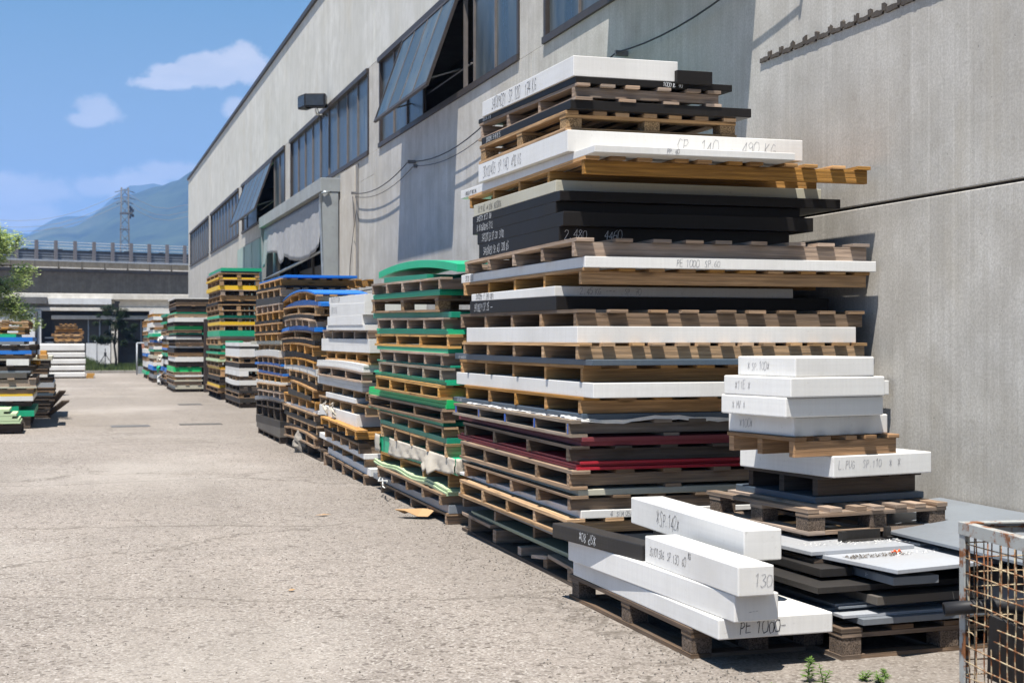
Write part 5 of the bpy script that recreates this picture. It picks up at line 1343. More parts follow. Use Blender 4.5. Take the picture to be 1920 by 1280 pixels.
# black beam, lying slightly across
ang = math.degrees(math.atan2(-(2.655 - 2.50), (7.40 - 6.47)))
o = fslab('charcoal', 2.662, 6.475, 9.0, .115, .95, .3455, .425, 'scuffed black beam with white upside-down writing across the back of the front pile'); ftext(o, '*SP.80*', 'L', .46, .016, .05, 'ink_white', .004, flip=True)
o = fslab('charcoal', 2.93, 5.95, -.5, .13, 1.05, .3455, .4245, 'black spacer beam hidden under the topmost white beam of the front pile')
o = fslab('white', 2.905, 5.86, -.8, .19, 1.42, .4255, .567, 'topmost white beam of the front pile, marked SP. 142'); ftext(o, '*SP.142*', 'L', 1.05, .035, .075, 'ink_dark', .004)
ftext(o, '-.---.-', 'T', 1.12, .1415, .03, 'ink_grey', .002, dx=.06)

# ------------------------------------------------------------------ sheet pile to its right
B0 = (3.275, 5.635); BR = R(2)
pallet(0, 1.15, 0, 1.25, c0(0), c0(.14), 'brownwood', 3, 5, 0, True, 3, 'brown block pallet under the pile of dark sheets', GP, frame=((*B0, 0), BR))
sheets = [
 ('charcoal', 3.24, 5.74, 2, 1.2, 1.2, .1405, .154, 'black sheet lowest in the pile of dark sheets'),
 ('grey', 3.37, 5.61, 3, 1.1, 1.0, .1545, .182, 'mid grey sheet jutting forward just above the bottom black sheet'),
 ('bluegrey', 3.29, 5.65, 2, 1.15, 1.1, .1825, .197, 'pale blue-grey sheet low in the dark sheet pile'),
 ('slate', 3.25, 5.76, 1, 1.1, 1.1, .1975, .211, 'thin slate sheet above the low pale sheet'),
 ('grey', 3.31, 5.72, 4, .42, .9, .2115, .222, 'thin grey sheet poking out under the thick scored slab'),
 ('grey', 3.30, 5.735, 4, .40, .9, .2225, .233, 'second thin grey sheet beside the scored slab'),
 ('taupe', 3.46, 5.645, 4, 1.1, 1.0, .2335, .272, 'thick brown-grey slab with pale scored lines across its edge'),
 ('charcoal', 3.36, 5.98, 0, .9, .9, .2725, .290, 'black sheet set back above the scored slab'),
 ('charcoal', 3.19, 5.70, 3, 1.0, 1.1, .2905, .318, 'dark grey sheet with a clean edge in the middle of the sheet pile'),
 ('charcoal', 3.30, 6.08, -2, .9, .85, .3185, .335, 'short black sheet recessed in the middle of the sheet pile'),
 ('charcoal', 3.29, 5.85, 2, .17, 1.0, .3355, .374, 'thick saw-cut black slab at the left of the sheet pile'),
 ('grey', 3.49, 5.56, 2, .24, .9, .3355, .372, 'grey slab with a small white mark jutting from the sheet pile'),
 ('brownplate', 3.34, 6.00, 2, .95, .95, .3745, .394, 'brown stained sheet below the top pale sheets'),
 ('bluegrey', 3.48, 5.51, 11, 1.0, .55, .3945, .413, 'large pale sheet strewn with white shavings at the front of the pile'),
 ('bluegrey', 3.32, 5.99, 6, .60, .80, .4135, .432, 'pale sheet on top of the dark pile under the weathered pallet'),
 ('bluegrey', 3.98, 6.10, 6, .45, .40, .4135, .428, 'small pale sheet behind the white shavings'),
]
for (c, x, y, rot, w, l, z0, z1, lab) in sheets:
    o = fslab(c, x, y, rot, w, l, z0, z1, lab, .0015, 'sheet', 'plastic_sheet')
    if 'scored' in lab and c == 'taupe':
        mx = MB()
        for k in range(7): mx.quad([(.42 + k * .055, -.0012, .0), (.424 + k * .055, -.0012, .0), (.416 + k * .055, -.0012, .0375), (.412 + k * .055, -.0012, .0375)])
        for k in range(10): mx.quad([(.30 + k * .06, .03, .0392), (.303 + k * .06, .03, .0392), (.263 + k * .06, .15, .0392), (.26 + k * .06, .15, .0392)])
        mx.build('score_marks', 'sheeting', o)
    if 'small white mark' in lab:
        mx = MB(); write(mx, 'XB', .018, lambda s, t: (-.0012, .22 - s, .01 + t), .003); mx.build('handwriting', 'ink_white', o)
for (x, y, w, lab) in ((3.50, 6.42, .72, 'black batten carrying the front of the weathered pallet'), (3.42, 7.0, .72, 'black batten carrying the back of the weathered pallet')):
    fslab('charcoal', x, y, 4, w, .09, .4325, .46, lab, .002, 'batten', 'support_batten')
for k, (x, y, rz) in enumerate(((3.62, 6.20, 8), (3.93, 6.30, 5))):
    mx = MB(); mx.box(0, .26, .0, .006, 0, .05); mx.box(0, .26, -.05, -.001, 0, .005); mx.box(.0, .03, -.03, .0, .0055, .05)
    o = mx.build('angle_profile', 'charcoal', None, (x, y + .06, .4325 if k == 0 else .4325), R(rz)); tag(o, ('folded black profile lying under the front corner of the weathered pallet', 'folded black profile lying further right under the weathered pallet')[k], 'profile')
# weathered block pallet and what it carries
PR = 6
pallet(0, .86, 0, .98, c0(0), c0(.13), 'weathered', 3, 7, 0, True, 3, 'weathered grey block pallet on top of the dark sheets', GP, frame=((3.475, 6.30, .4605), R(PR)))
fslab('slate', 3.625, 6.50, 7, .70, .74, .591, .626, 'slate blue slab lying on the weathered pallet', .004)
pallet(0, .66, 0, .68, c0(0), c0(.107), 'dark', 3, 5, 0, False, 3, 'small blackened pallet between the slate slab and the white slab', GP, frame=((3.66, 6.50, .6265), R(9)))
o = fslab('white', 3.655, 6.37, 10.5, .66, .78, .734, .844, 'white slab marked LIPUG SP.110 under the small brown pallet'); ftext(o, 'L.PUG   SP.110   *  *', 'F', .03, .045, .042, 'ink_grey', .003)
pallet(0, .67, 0, .58, c0(0), c0(.1), 'freshwood', 3, 5, 0, False, 3, 'small brown pallet with bold grain carrying four white blocks', GP, frame=((3.42, 6.33, .8445), R(10)), ystr=[.012, .27, .52])
blocks = [(3.435, 6.375, 11, .62, .54, .945, 1.045, 'lowest white block on the small brown pallet, marked 100', '*100*'), (3.35, 6.30, 9.5, .62, .55, 1.0455, 1.145, 'second white block up on the small brown pallet', '* MV *'), (3.362, 6.27, 10, .60, .56, 1.1455, 1.245, 'third white block up on the small brown pallet', '*11E *'), (3.40, 6.295, 8, .49, .50, 1.2455, 1.345, 'topmost white block on the small brown pallet, marked SP.100', '* SP.100*')]
for (x, y, rot, w, l, z0, z1, lab, tx) in blocks:
    o = fslab('white', x, y, rot, w, l, z0, z1, lab, .007); ftext(o, tx, 'L', l * .82, .03, .042, 'ink_grey', .003)

# shavings, dirt, orange scrap
def chips(name, mat, n, boxf, size, seed, label, zf):
    r = random.Random(seed); mx = MB()
    for _ in range(n):
        x, y = boxf(r); z = zf(x, y); s_ = size * r.uniform(.4, 1.3); a = r.uniform(0, 6.28); tlt = r.uniform(0, .9) * s_
        dx, dy = math.cos(a) * s_, math.sin(a) * s_
        mx.quad([(x, y, z), (x + dx, y + dy, z + tlt), (x + dx - dy * .6, y + dy + dx * .6, z + tlt * 1.3), (x - dy * .5, y + dx * .5, z + tlt * .3)])
    o = mx.build(name, mat); tag(o, label, kind='stuff')
chips('white_shavings', 'foil', 260, lambda r: (3.36 + r.random() ** .8 * .58, 6.13 + r.random() * .12), .0065, 1, 'white plastic shavings on the top pale sheet', lambda x, y: .433)
chips('white_shavings', 'foil', 230, lambda r: (lambda t: (3.70 + t * .60, 5.90 + t * .14 + r.uniform(-.04, .03)))(r.random()), .0065, 2, 'white plastic shavings on the large pale sheet', lambda x, y: .4145)
chips('dirt_crumbs', 'bark', 500, lambda r: (lambda t: (3.44 + t * .34, 5.88 + t * .05 + r.uniform(-.05, .04)))(r.random()), .006, 3, 'brown dirt crumbs between the pale sheets', lambda x, y: .4145)
mx = MB(); P = [[(.04 * i / 6 - .0, .02 * j / 3, .008 * math.sin(i * 1.4) * math.cos(j)) for j in range(4)] for i in range(9)]; mx.grid(P, smooth=False)
o = mx.build('plastic_scrap', 'orange_plastic', None, (3.72, 5.92, .426), R(12), solid=.003); tag(o, 'bright orange plastic scrap on the pale sheets', 'scrap')

# big grey sheet leaning up to the wall behind, on its own pallet
pallet(4.06, 4.70, 4.7, 7.0, c0(0), c0(.14), 'dark', 4, 4, 0, False, 2, 'blackened pallet under the big grey sheet by the wall', GP)
for k in range(3):
    slab(('charcoal', 'grey', 'charcoal')[k], 4.08 - .02 * k, 4.70, 4.6, 7.0, c0(.1405 + k * .085), c0(.225 + k * .085), ('lowest black slab beneath the big grey sheet by the wall', 'grey slab in the middle beneath the big grey sheet by the wall', 'upper black slab beneath the big grey sheet by the wall')[k], GS)
mx = MB(); r = []
for y in (4.4, 7.06): r.append([(3.96, y, .445), (4.735, y, .515), (4.735, y, .53), (3.96, y, .459)])
mx.rings(r, 1); o = mx.build('plastic_sheet', 'grey', bevel=.001); tag(o, 'big dull grey sheet sloping up to the wall behind the wire cage', 'sheet')

# ------------------------------------------------------------------ wire cage at the right edge
CG = (3.10, 4.50)
cg = empty('wire_cage', (CG[0], CG[1], 0), R(-7)); tag(cg, 'rusty grey wire mesh cage box standing at the front right corner', 'cage')
def cp(mx, name, mat, **k): return mx.build(name, mat, cg, **k)
ht, lx, ly = .765, .85, .95
for (x, y) in ((0, 0), (lx, 0), (0, -ly), (lx, -ly)):
    mx = MB(); sx, sy = (1 if x == 0 else -1), (-1 if y == 0 else 1)
    mx.box(min(x, x + sx * .005), max(x, x + sx * .005), min(y, y + sy * .04), max(y, y + sy * .04), .03, ht - .045)
    mx.box(min(x + sx * .0055, x + sx * .04), max(x + sx * .0055, x + sx * .04), min(y, y + sy * .005), max(y, y + sy * .005), .03, ht - .045)
    cp(mx, 'corner_post', 'rusty_paint', bevel=.001)
mx = MB(); mx.box(-.003, .004, -ly, 0.003, ht - .045, ht); cp(mx, 'top_rail', 'rusty_paint', bevel=.001)
mx = MB(); mx.box(.0045, .036, -ly + .01, -.006, ht - .006, ht - .001); cp(mx, 'top_rail', 'rusty_paint')
mx = MB(); mx.box(.0045, lx, -.003, .003, ht - .045, ht); cp(mx, 'top_rail', 'rusty_paint', bevel=.001)
mx = MB(); mx.box(.037, lx, -.036, -.0035, ht - .006, ht - .001); cp(mx, 'top_rail', 'rusty_paint')
mx = MB(); mx.box(lx - .004, lx + .003, -ly, -.004, ht - .045, ht); cp(mx, 'top_rail', 'rusty_paint')
mx = MB(); mx.box(0, lx, -ly - .004, -ly - .0005, ht - .045, ht); cp(mx, 'top_rail', 'rusty_paint')
for (a, b_) in (((0, .004), (-ly, 0)), ((0.005, lx), (-.004, 0)), ((lx - .004, lx), (-ly, -.005))):
    mx = MB(); mx.box(a[0], a[1], b_[0], b_[1], .03, .075); cp(mx, 'bottom_rail', 'rusty_paint')
mx = MB(); mx.box(0.005, lx - .005, -ly + .005, -.005, .03, .04); cp(mx, 'floor_panel', 'taupe')
rr = random.Random(12)
def wire(pts): mx = MB(); mx.tube(pts, .0026, 5); cp(mx, 'mesh_wire', 'rusty_wire')
for k in range(13):
    z = .10 + k * .0535; wob = [rr.uniform(-.004, .004) for _ in range(6)]
    if k in (5,):
        wire([(.007, -.02, z), (.012, -.07, z + .004), (.02, -.10, z - .012)]); wire([(.008, -.20, z + .008), (.006, -.5, z), (.007, -ly, z)])
    else: wire([(.007 + wob[j] * .6, -ly * j / 5, z + wob[j]) for j in range(6)])
    wire([(lx * j / 5, -.007, z + rr.uniform(-.002, .002)) for j in range(6)])
    wire([(lx - .007, -ly * j / 3, z) for j in range(4)])
for k in range(17):
    y = -.055 - k * .0535; wire([(.011 + rr.uniform(-.003, .003), y + rr.uniform(-.004, .004), .075 + (ht - .12) * j / 5) for j in range(6)])
for k in range(15):
    x = .055 + k * .0535; wire([(x + rr.uniform(-.003, .003), -.011, .075 + (ht - .12) * j / 4) for j in range(5)])
def cw(x, y, z=0.0):
    c_, s_ = math.cos(R(-7)), math.sin(R(-7)); return (CG[0] + x * c_ - y * s_, CG[1] + x * s_ + y * c_, z)
# things dumped in the cage
mx = MB(); mx.box(0, .36, 0, .42, 0, .34); o = mx.build('plastic_crate', 'rubber_black', None, cw(.34, -.58, .045), R(14), bevel=.012); tag(o, 'black plastic crate standing inside the wire cage', 'crate')
ring = []
mx = MB()
for k in range(10):
    a = math.pi * k / 9; ring.append((-.19 * math.cos(a), .15 * math.sin(a)))
P = [[(x_, y_, z_) for (x_, z_) in ring] for y_ in (0, .10, .3, .44)]; mx.grid(P, smooth=True)
for y_ in (0, .44): mx.quad([(x_, y_, z_) for (x_, z_) in (ring if y_ else ring[::-1])])
mx.box(-.2, .2, -.01, .45, -.20, -.002)
o = mx.build('plastic_drum', 'rubber_black', None, cw(.42, -.50, .545), R(-30)); tag(o, 'rounded black plastic housing on top of the crate in the cage', 'housing')
mx = MB(); mx.box(0, .012, 0, .30, 0, .26); o = mx.build('plastic_board', 'charcoal', None, cw(.16, -.42, .16), R(18), bevel=.002); o.rotation_euler = (R(14), R(-16), R(18)); tag(o, 'slanting dark plastic board leaning against the cage mesh', 'board')
mx = MB(); mx.tube([(0, 0, 0), (.10, -.04, .012), (.19, -.07, .018), (.30, -.14, .0)], .021, 10, close=False); o = mx.build('rubber_hose', 'rubber_black', None, cw(-.075, -.03, .452), 0, solid=.004); tag(o, 'black pipe sticking out through the mesh near the cage post', 'pipe')
def bag(loc, s, seed, mat, name, label, cat, sq=.7):
    from mathutils import noise as mn
    mx = MB(); P = []
    for i in range(15):
        th = math.pi * i / 14; row = []
        for j in range(21):
            ph = 2 * math.pi * j / 20; d = Vector((math.sin(th) * math.cos(ph), math.sin(th) * math.sin(ph), math.cos(th) * sq))
            k_ = 1 + .38 * mn.noise(d * 2.6 + Vector((seed, 0, 0))) + .12 * mn.noise(d * 8 + Vector((0, seed, 0)))
            row.append(tuple(d * k_ * s))
        P.append(row)
    mx.grid(P, smooth=False); o = mx.build(name, mat, None, loc); tag(o, label, cat)
bag(cw(.10, -.12, .115), .075, 3, 'clearbag', 'plastic_bag', 'crumpled clear plastic bag at the bottom of the wire cage', 'bag')
bag(cw(.16, -.22, .12), .07, 8, 'clearbag', 'plastic_bag', 'second clear plastic bag deeper inside the wire cage', 'bag')
bag(cw(.30, -.36, .47), .06, 5, 'strapwhite', 'white_rag', 'white rag bundled on the black crate in the cage', 'rag', .35)

# ------------------------------------------------------------------ brown panel, far left piles, bales
m_ = MB(); m_.box(0, .42, 0, .9, 0, 2.0); o = m_.build('brown_cabinet', 'brown_panel', None, (3.40, 39.6, 0.0), 0, bevel=.01); tag(o, 'tall dark brown metal cabinet standing at the end of a stack', 'cabinet')
for (z, x) in ((1.82, .15), (1.18, .2), (.78, .12)):
    q = MB(); q.box(x, x + .08, -.008, -.0005, z, z + .12); q.build('paper_label', ('tan', 'strapwhite', 'strapwhite')[int(z < 1.5) + int(z < 1)], o)
# rubble of loose boards behind the left stack
def loose(name, mat, x, y, z, w, l, t, rz, rx, ry, label, cat):
    m_ = MB(); m_.box(-w / 2, w / 2, -l / 2, l / 2, 0, t); o = m_.build(name, mat, None, (x, y, z)); o.rotation_euler = (R(rx), R(ry), R(rz)); return tag(o, label, cat)
def leftstack():
    y = 27.4; x0, x1 = -1.5, -.36
    seq = [('P', 'dark', .10), ('S', 'charcoal', .06), ('P', 'dark', .10), ('S', 'black', .05), ('P', 'dark', .10), ('S', 'slate', .05), ('P', 'oldwood', .10), ('S', 'bluegrey', .09), ('P', 'dark', .1), ('S', 'white', .05), ('P', 'oldwood', .10), ('S', 'charcoal', .06), ('P', 'dark', .1), ('S', 'beige', .07)]
    z = 0.0
    for i, (k, c, t) in enumerate(seq):
        dx = rnd.uniform(-.06, .04) - (.0 if i < 8 else .05); 
        if k == 'P': pallet(x0 + dx, x1 + dx, y, y + 2.2, c0(z), c0(z + t), c, 4, 4, 0, False, 0, f"{WORDS[c]}, {ORD[i + 1]} layer up in the low shadowed stack on the left", GP)
        else: slab(c, x0 + dx, x1 + dx, y, y + 2.2, c0(z), c0(z + t), f"{ 'pale grey plastic slab' if c == 'bluegrey' else WORDS[c]}, {ORD[i + 1]} layer up in the low shadowed stack on the left", GS, 0, 1)
        z += t
    loose('loose_plank', 'dark', -.34, 27.6, .30, .12, .9, .03, 20, -24, 0, 'dark plank leaning out of the low shadowed stack on the left', 'plank')
    loose('loose_plank', 'dark', -.30, 27.2, .18, .14, .8, .03, 25, -20, 0, 'short dark plank lying at the foot of the low shadowed stack', 'plank')
leftstack()
for k, (dx, z, w) in enumerate(((.02, 1.235, .16), (.06, 1.30, .10), (-.10, 1.13, .14))):
    m_ = MB(); m_.box(0, w, 0, .8, 0, .07); o = m_.build('wood_offcut', 'yellowwood', None, (-.60 + dx, 24.6 + .3 * k, z - .12), 0, bevel=.004); tag(o, ('yellow timber offcut jutting from the left stack, lower one', 'yellow timber offcut jutting from the left stack, uppermost', 'yellow timber offcut nearest the middle of the left stack')[k], 'timber')
# pale green sheets on a pallet in front of the left stack
pallet(-1.65, -.76, 22.9, 23.8, c0(0), c0(.16), 'dark', 3, 4, 1, False, 1, 'dark pallet under the pale green sheets at the left edge', GP)
for k, (z, dx) in enumerate(((.16, .02), (.20, .0), (.235, -.10), (.275, -.04), (.31, -.22), (.345, -.14))):
    slab('palegreen', -1.65, -.80 + dx, 22.85, 23.75, c0(z + .0005), c0(z + .034), ('lowest pale green sheet on the pallet at the left edge', 'second pale green sheet up at the left edge', 'third pale green sheet up at the left edge', 'fourth pale green sheet up at the left edge', 'fifth pale green sheet up at the left edge', 'topmost pale green sheet at the left edge')[k], GS, 0, 1)

# white bales with a heap of pallets on top
r = random.Random(21)
z = 0.0
for k in range(5):
    h_ = .235 if k < 4 else .30
    m_ = MB(); m_.board(-1.22 + r.uniform(-.03, .02), .40 + r.uniform(-.03, .03), 55.4, 57.6, c0(z + .04), lambda y, z=z, h_=h_: z + h_ + .008 * math.sin(y * 7), 6); shift(m_, (-.4, 55.4, z)); o = m_.build('wrapped_slab', 'white', None, (-.4, 55.4, z), 0, bevel=.03)
    tag(o, ('lowest white wrapped slab of the far pile under the heaped pallets', 'second white wrapped slab of the far pile', 'middle white wrapped slab of the far pile', 'fourth white wrapped slab of the far pile', 'top white wrapped slab directly under the heaped pallets')[k], 'slab', 'white wrapped slabs at the far end of the yard')
    m_ = MB(); m_.box(-1.15, .35, 55.5, 57.5, z + (.002), z + .039); shift(m_, (-.4, 55.5, z)); o = m_.build('wooden_spacer', 'oldwood', None, (-.4, 55.5, z)); tag(o, ('lowest wooden spacer under the white wrapped slabs', 'second wooden spacer between white wrapped slabs', 'third wooden spacer between white wrapped slabs', 'fourth wooden spacer between white wrapped slabs', 'top wooden spacer between white wrapped slabs')[k], 'spacer')
    z += h_ + .01
for k in range(8):
    w_ = (.78, .98, 1.08, 1.12, 1.05, .95, .8, .6)[k]; cx = -.22 + r.uniform(-.05, .05)
    pallet(cx - w_ / 2, cx + w_ / 2, 55.7 + r.uniform(-.1, .1), 56.8, c0(z), c0(z + .092), ('oldwood' if k == 0 else 'honey'), 4, 4, 0, k % 2 == 0, 1, f"tan pallet, {ORD[k + 1]} up in the heap on the far white slabs", 'heaped pallets on the white slabs'); z += .0925
m_ = MB(); m_.box(0, .26, 0, .4, 0, .10); m_.box(.02, .3, .02, .4, .101, .18); o = m_.build('timber_pile', 'yellowwood', None, (.43, 55.2, 0), 0, bevel=.005); tag(o, 'small heap of yellow timber beside the far white slabs', 'timber')

# gate frame by the grass
gt = empty('gate_frame', (2.45, 60, 0)); tag(gt, 'open grey metal gate frame standing beside the grass verge', 'gate')
for (a, b_) in (((0, 0, 0), (0, 0, 1.3)), ((0, 0, 1.3), (.55, 0, 1.3)), ((.55, 0, 0), (.55, 0, 1.3))):
    q = MB(); q.tube([a, b_], .035, 6); q.build('bar', 'barrier_light', gt)
q = MB(); q.box(.04, .51, -.01, .01, .05, .35); q.build('lower_panel', 'galvanised', gt)

# kerb and verge
m_ = MB()
for k in range(24): m_.box(-.9 + k * 1.0, -.9 + k * 1.0 + .985, 63.6, 63.78, -.02, .11)
o = m_.build('kerb', 'kerb_conc', bevel=.012); tag(o, kind='structure', label='low concrete kerb in front of the grass verge')
m_ = MB(); m_.box(-.9, 23, 63.785, 71.2, -.02, .06); o = m_.build('verge_soil', 'bark'); tag(o, kind='structure', label='soil strip of the verge')
r = random.Random(5); m_ = MB()
for _ in range(13000):
    x = r.uniform(.35, 6.5); y = 63.85 + r.random() * 7; hh = r.uniform(.12, .34) * (1 + 1.2 * max(0, math.sin(x * 1.7 + 1.1)) * min(1, (y - 63.8) / 2.5)) * (.6 + .4 * min(1, (y - 63.8)))
    a = r.uniform(0, 6.28); w_ = .02; dx, dy = math.cos(a) * w_, math.sin(a) * w_; lx_, ly_ = r.uniform(-.1, .1), r.uniform(-.08, .08)
    b0 = len(m_.v); m_.v += [(x - dx, y - dy, .055), (x + dx, y + dy, .055), (x + lx_, y + ly_, .055 + hh)]; m_.face((b0, b0 + 1, b0 + 2), [(0, 0)] * 3)
o = m_.build('tall_grass', 'leaf_grass'); tag(o, kind='stuff', label='tall weeds and grass on the verge before the background factory')

# trees and plants
def leaves(m_, c, rad, n, size, r):
    for _ in range(n):
        while True:
            d = Vector((r.uniform(-1, 1), r.uniform(-1, 1), r.uniform(-1, 1)))
            if .1 < d.length < 1: break
        d *= (.55 + .45 * r.random())
        p = Vector(c) + Vector((d.x * rad[0], d.y * rad[1], d.z * rad[2]))
        a, t = r.uniform(0, 6.28), r.uniform(-.9, .9); u_ = Vector((math.cos(a), math.sin(a), t * .5)).normalized(); w_ = u_.cross(Vector((r.uniform(-.5, .5), r.uniform(-.5, .5), 1))).normalized()
        s_ = size * r.uniform(.6, 1.25); b0 = len(m_.v)
        m_.v += [tuple(p), tuple(p + u_ * s_ * .5 + w_ * s_ * .32), tuple(p + u_ * s_), tuple(p + u_ * s_ * .5 - w_ * s_ * .32)]; m_.face((b0, b0 + 1, b0 + 2, b0 + 3), [(0, 0)] * 4)
def tree(loc, clumps, n, size, leaf, trunk, label, seed, limbs):
    e = empty('tree', loc); tag(e, label, 'tree')
    r = random.Random(seed); m_ = MB()
    for (c, rad) in clumps: leaves(m_, c, rad, int(n * rad[0] * rad[2]), size, r)
    m_.build('crown', leaf, e)
    m_ = MB(); m_.tube(trunk, [trunk_r * (1 - .6 * i / len(trunk)) for i in range(len(trunk))], 8)
    for c in limbs: m_.tube([trunk[-2], tuple((Vector(trunk[-1]) + Vector(c)) / 2 + Vector((.03, 0, .05))), c], [trunk_r * .45, trunk_r * .3, trunk_r * .12], 5)
    m_.build('trunk', 'bark', e)
trunk_r = .13
r = random.Random(31); cl = []
for k in range(46):
    a = r.uniform(0, 6.28); h_ = r.uniform(1.9, 4.45); q = r.random() ** .6 * (1.25 if h_ < 3.5 else 1.05)
    s_ = r.uniform(.28, .48); cl.append(((math.cos(a) * q, math.sin(a) * q, h_), (s_, s_, s_ * .8)))
cl += [((1.15, -.2, 3.15), (.42, .35, .28)), ((1.05, 0, 2.15), (.5, .4, .3)), ((1.3, 0, 1.85), (.4, .4, .25)), ((.9, -.3, 3.9), (.4, .4, .3))]
tree((-2.35, 38, 0), cl, 4600, .085, 'leaf_light', [(0, 0, 0), (.05, 0, 1), (0, .05, 2), (.1, 0, 3.2)], 'leafy light green tree rising behind the left stack', 3, [(.9, 0, 3.3), (-.8, .3, 3.2), (.2, -.7, 3.6), (1.0, .2, 2.4)])
trunk_r = .06
r = random.Random(17); cl = []
for k in range(46):
    a = r.uniform(0, 6.28); q = r.random() ** .6 * .95; h_ = r.uniform(1.25, 2.85); s_ = r.uniform(.14, .26)
    q *= 1 - max(0, (h_ - 2.1)) * .5
    cl.append(((math.cos(a) * q, math.sin(a) * q, h_), (s_, s_, s_ * .8)))
cl += [((.62, 0, 1.5), (.35, .3, .22)), ((.9, .1, 1.35), (.2, .2, .15)), ((-.6, 0, 1.35), (.28, .3, .25)), ((-.1, 0, 2.55), (.3, .3, .2)), ((.35, 0, 1.15), (.2, .2, .15))]
tree((1.78, 66.5, .05), cl, 9000, .065, 'leaf_dark', [(0, 0, 0), (.03, 0, .5), (-.05, 0, 1.1), (0, 0, 1.9)], 'small dark tree on the verge before the background factory', 4, [(.5, 0, 1.7), (-.5, 0, 1.6), (.1, .3, 2.3)])
for k, (x, y, s_, n_) in enumerate(((3.3, 67.8, .55, 900), (4.1, 68.4, .6, 900), (.9, 68.3, .38, 500))):
    m_ = MB(); r = random.Random(50 + k)
    for j in range(6): leaves(m_, (r.uniform(-s_, s_), r.uniform(-.3, .3), s_ * r.uniform(.5, 1.1)), (s_ * .5, s_ * .5, s_ * .45), n_ // 6, .05, r)
    e = empty('shrub', (x, y, .05)); tag(e, ('dark shrub on the verge right of the small tree', 'larger dark shrub on the verge near the gate frame', 'low shrub on the verge beside the far white slabs')[k], 'shrub'); m_.build('foliage', 'leaf_dark', e)
q = MB(); q.tube([(0, 0, 0), (0, 0, 1.0)], .02, 5); q.tube([(0, 0, .75), (-.3, -.05, .28)], .015, 4); q.tube([(0, 0, .75), (.3, -.05, .28)], .015, 4); q.tube([(0, 0, .75), (0, -.25, .25)], .015, 4); q.box(-.05, .05, -.05, .05, .66, .82)
o = q.build('tripod_stand', 'rubber_black', None, (1.3, 64.6, .06)); tag(o, 'thin black tripod stand in the weeds of the verge', 'stand')
q = MB(); q.tube([(0, 0, 0), (0, 0, 1.25), (-.12, 0, 1.33)], .018, 5); o = q.build('thin_pole', 'barrier_light', None, (.98, 66.5, .06)); tag(o, 'thin bent pole on the verge left of the tripod stand', 'pole')

FILM = ['silvery film hanging high on the ragged stack beyond the cabinet', 'white film hanging high on the white-capped far stack', 'cream film hanging at mid height on the ragged stack beyond the cabinet', 'blue-grey film hanging at mid height on the white-capped far stack', 'green film hanging low on the ragged stack beyond the cabinet', 'silvery film hanging low on the white-capped far stack', 'white film trailing near the foot of the ragged stack beyond the cabinet', 'cream film trailing near the foot of the white-capped far stack']
for k in range(8):
    yy = (45.2 + rnd.random() * 1.6) if k % 2 == 0 else (49.2 + rnd.random() * 1.8); xx = 2.64 if k % 2 == 0 else 2.80; zz = (1.5, 1.35, .95, .9, .6, .55, .35, .3)[k]
    pts = [(xx - .03 - .03 * abs(math.sin(j)), yy + .12 * j, zz + .05 * math.sin(j * 2.1)) for j in range(rnd.randint(5, 9))]
    o = crumple(pts, 'torn_film', ('foil', 'strapwhite', 'sheeting', 'bluegrey', 'green')[k % 5], rnd.uniform(.10, .28), .05, k, None, 4)
    tag(o, 'torn ' + FILM[k], 'film', 'torn films hanging off the far stacks')
def weed(x, y, h_, n_, seed, label, spread=.05, leaf=.045):
    e = empty('weed', (x, y, 0)); tag(e, label, 'weed', 'weeds growing at the edge of the concrete')
    r = random.Random(seed)
    for s_ in range(n_):
        a = r.uniform(0, 6.28); top = (math.cos(a) * spread * r.uniform(.5, 1.6), math.sin(a) * spread * r.uniform(.5, 1.6), h_ * r.uniform(.6, 1.0))
        m_ = MB(); m_.tube([(0, 0, 0), (top[0] * .4, top[1] * .4, top[2] * .5), top], [.0025, .002, .001], 5); m_.build('stem', 'leaf_weed', e)
        m_ = MB()
        for k in range(26):
            t = .15 + .85 * k / 25; p = Vector((top[0] * t, top[1] * t, top[2] * t)); b = k * 2.4; ls = leaf * (1.15 - .5 * t) * r.uniform(.7, 1.2)
            d = Vector((math.cos(b), math.sin(b), r.uniform(.1, .7))).normalized(); w_ = d.cross(Vector((0, 0, 1))).normalized() * ls * .14
            m_.quad([p, p + d * ls * .45 + w_, p + d * ls + Vector((0, 0, -ls * .18)), p + d * ls * .45 - w_])
        m_.build('leaves', 'leaf_weed', e)
weed(2.93, 5.32, .125, 3, 1, 'tallest bright green weed in front of the sheet pile', .03, .038)
weed(2.96, 5.24, .10, 2, 6, 'bright green weed just below the tallest weed', .03, .035)
weed(3.16, 5.27, .05, 3, 2, 'low green weed between the tall weed and the wire cage', .03, .028)
weed(3.21, 5.22, .045, 3, 3, 'low green weed second from the wire cage', .03, .028)
weed(3.29, 5.30, .05, 2, 4, 'small green weed nearest the wire cage', .02, .024)
weed(2.74, 5.26, .03, 2, 5, 'tiny green weed below the front beams', .02, .022)

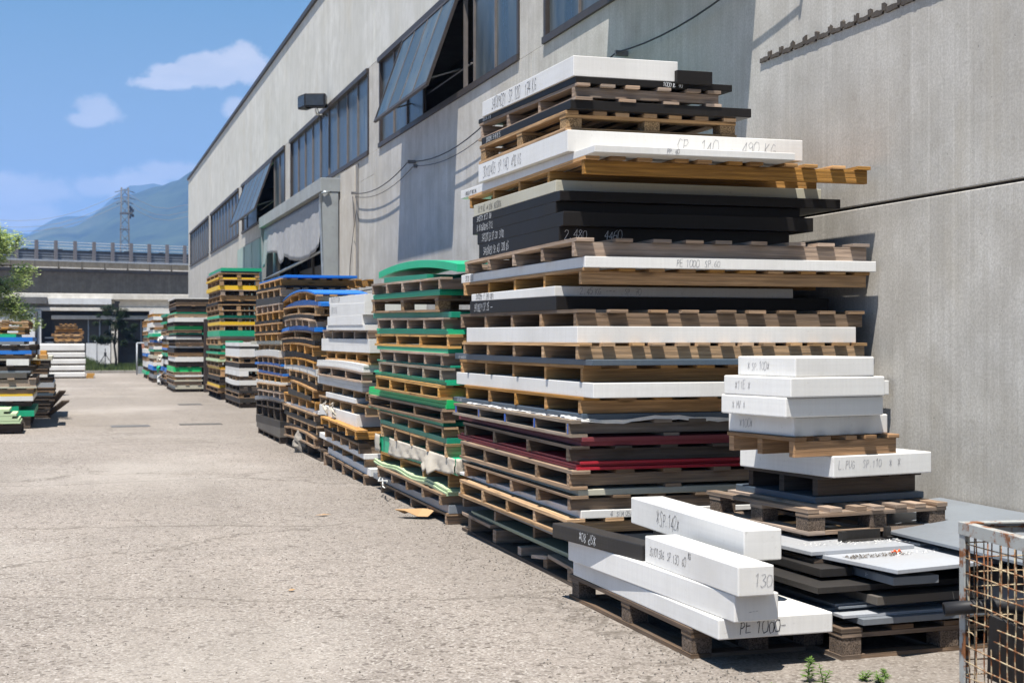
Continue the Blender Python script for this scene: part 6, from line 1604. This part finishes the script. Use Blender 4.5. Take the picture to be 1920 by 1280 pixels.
# litter on the concrete
def scrap(name, mat, x, y, pts, h_, rz, label, cat, seed=1, t=.004):
    r = random.Random(seed); m_ = MB(); n_ = len(pts)
    top = [(p[0], p[1], h_ * (.3 + r.random())) for p in pts]; cx = sum(p[0] for p in pts) / n_; cy = sum(p[1] for p in pts) / n_
    b0 = len(m_.v); m_.v += [(cx, cy, h_ * 1.4)] + top
    for k in range(n_): m_.face((b0, b0 + 1 + k, b0 + 1 + (k + 1) % n_), [(0, 0), (.1, 0), (.1, .1)])
    o = m_.build(name, mat, None, (x, y, .006), rz, solid=t); tag(o, label, cat)
scrap('cardboard_scrap', 'cardboard', 2.66, 11.15, [(-.20, .05), (-.13, -.05), (-.03, -.08), (.05, -.12), (.10, -.08), (.14, -.12), (.18, -.02), (.16, .1), (.10, .18), (.04, .1), (-.06, .06), (-.12, .08)], .05, R(-8), 'torn brown cardboard scrap lying beside the green-slab stack', 'cardboard', 2)
scrap('dry_leaf', 'cardboard', 1.93, 11.5, [(-.06, 0), (0, -.03), (.07, 0), (.02, .03)], .008, 0, 'dry tan leaf lying out on the concrete', 'leaf', 3, .001)
scrap('dry_leaf', 'cardboard', 1.18, 8.1, [(-.02, 0), (0, -.015), (.03, 0), (.0, .02)], .008, .5, 'tiny curled leaf far out on the concrete', 'leaf', 4, .001)
for (x, y, w_, l_, lab) in ((.89, 24.4, .62, .5, 'dark drain cover strip in the yard nearest the left stacks'), (2.45, 32.2, .5, .6, 'dark patch of asphalt far up the yard near the stacks'), (2.05, 24.6, .7, .4, 'dark patch beside the straight blue-topped stack')):
    m_ = MB(); m_.box(-w_ / 2, w_ / 2, -l_ / 2, l_ / 2, .0, .006); o = m_.build('drain_cover', 'asphalt_patch' if 'patch' in lab else 'shed_grey', None, (x, y, 0)); tag(o, lab, 'cover')
# rag slumped against the sagging stack
bag((2.80, 18.15, .12), .14, 12, 'rag', 'brown_rag', 'brown rag slumped at the foot of the sagging stack', 'rag', 1.1)
m_ = MB(); m_.tube([(2.70, 12.9, .165), (2.64, 12.7, .15), (2.68, 12.5, .17), (2.63, 12.35, .12), (2.66, 12.6, .11), (2.7, 12.8, .16)], .006, 5); o = m_.build('plastic_strap', 'strapwhite'); tag(o, 'loop of white strapping on the grey slab of the green-slab stack', 'strap')
# grit
r = random.Random(77); m_ = MB()
for _ in range(2600):
    y = 5.0 + r.random() ** 1.6 * 14; x = r.uniform(-1.5, 2.7) if r.random() < .45 else 2.75 - abs(r.gauss(0, .22))
    s_ = r.uniform(.0025, .0075); a = r.uniform(0, 6.28); b0 = len(m_.v)
    m_.v += [(x + s_ * math.cos(a), y + s_ * math.sin(a), 0), (x + s_ * math.cos(a + 2.1), y + s_ * math.sin(a + 2.1), 0), (x + s_ * math.cos(a + 4.2), y + s_ * math.sin(a + 4.2), 0), (x, y, s_ * 1.2)]
    for f in ((b0, b0 + 1, b0 + 3), (b0 + 1, b0 + 2, b0 + 3), (b0 + 2, b0, b0 + 3)): m_.face(f, [(0, 0)] * 3)
o = m_.build('grit', 'taupe'); tag(o, kind='stuff', label='small stones and grit scattered over the concrete')
print('objects', len(bpy.data.objects), 'tris', sum(len(m.polygons) for m in bpy.data.meshes))
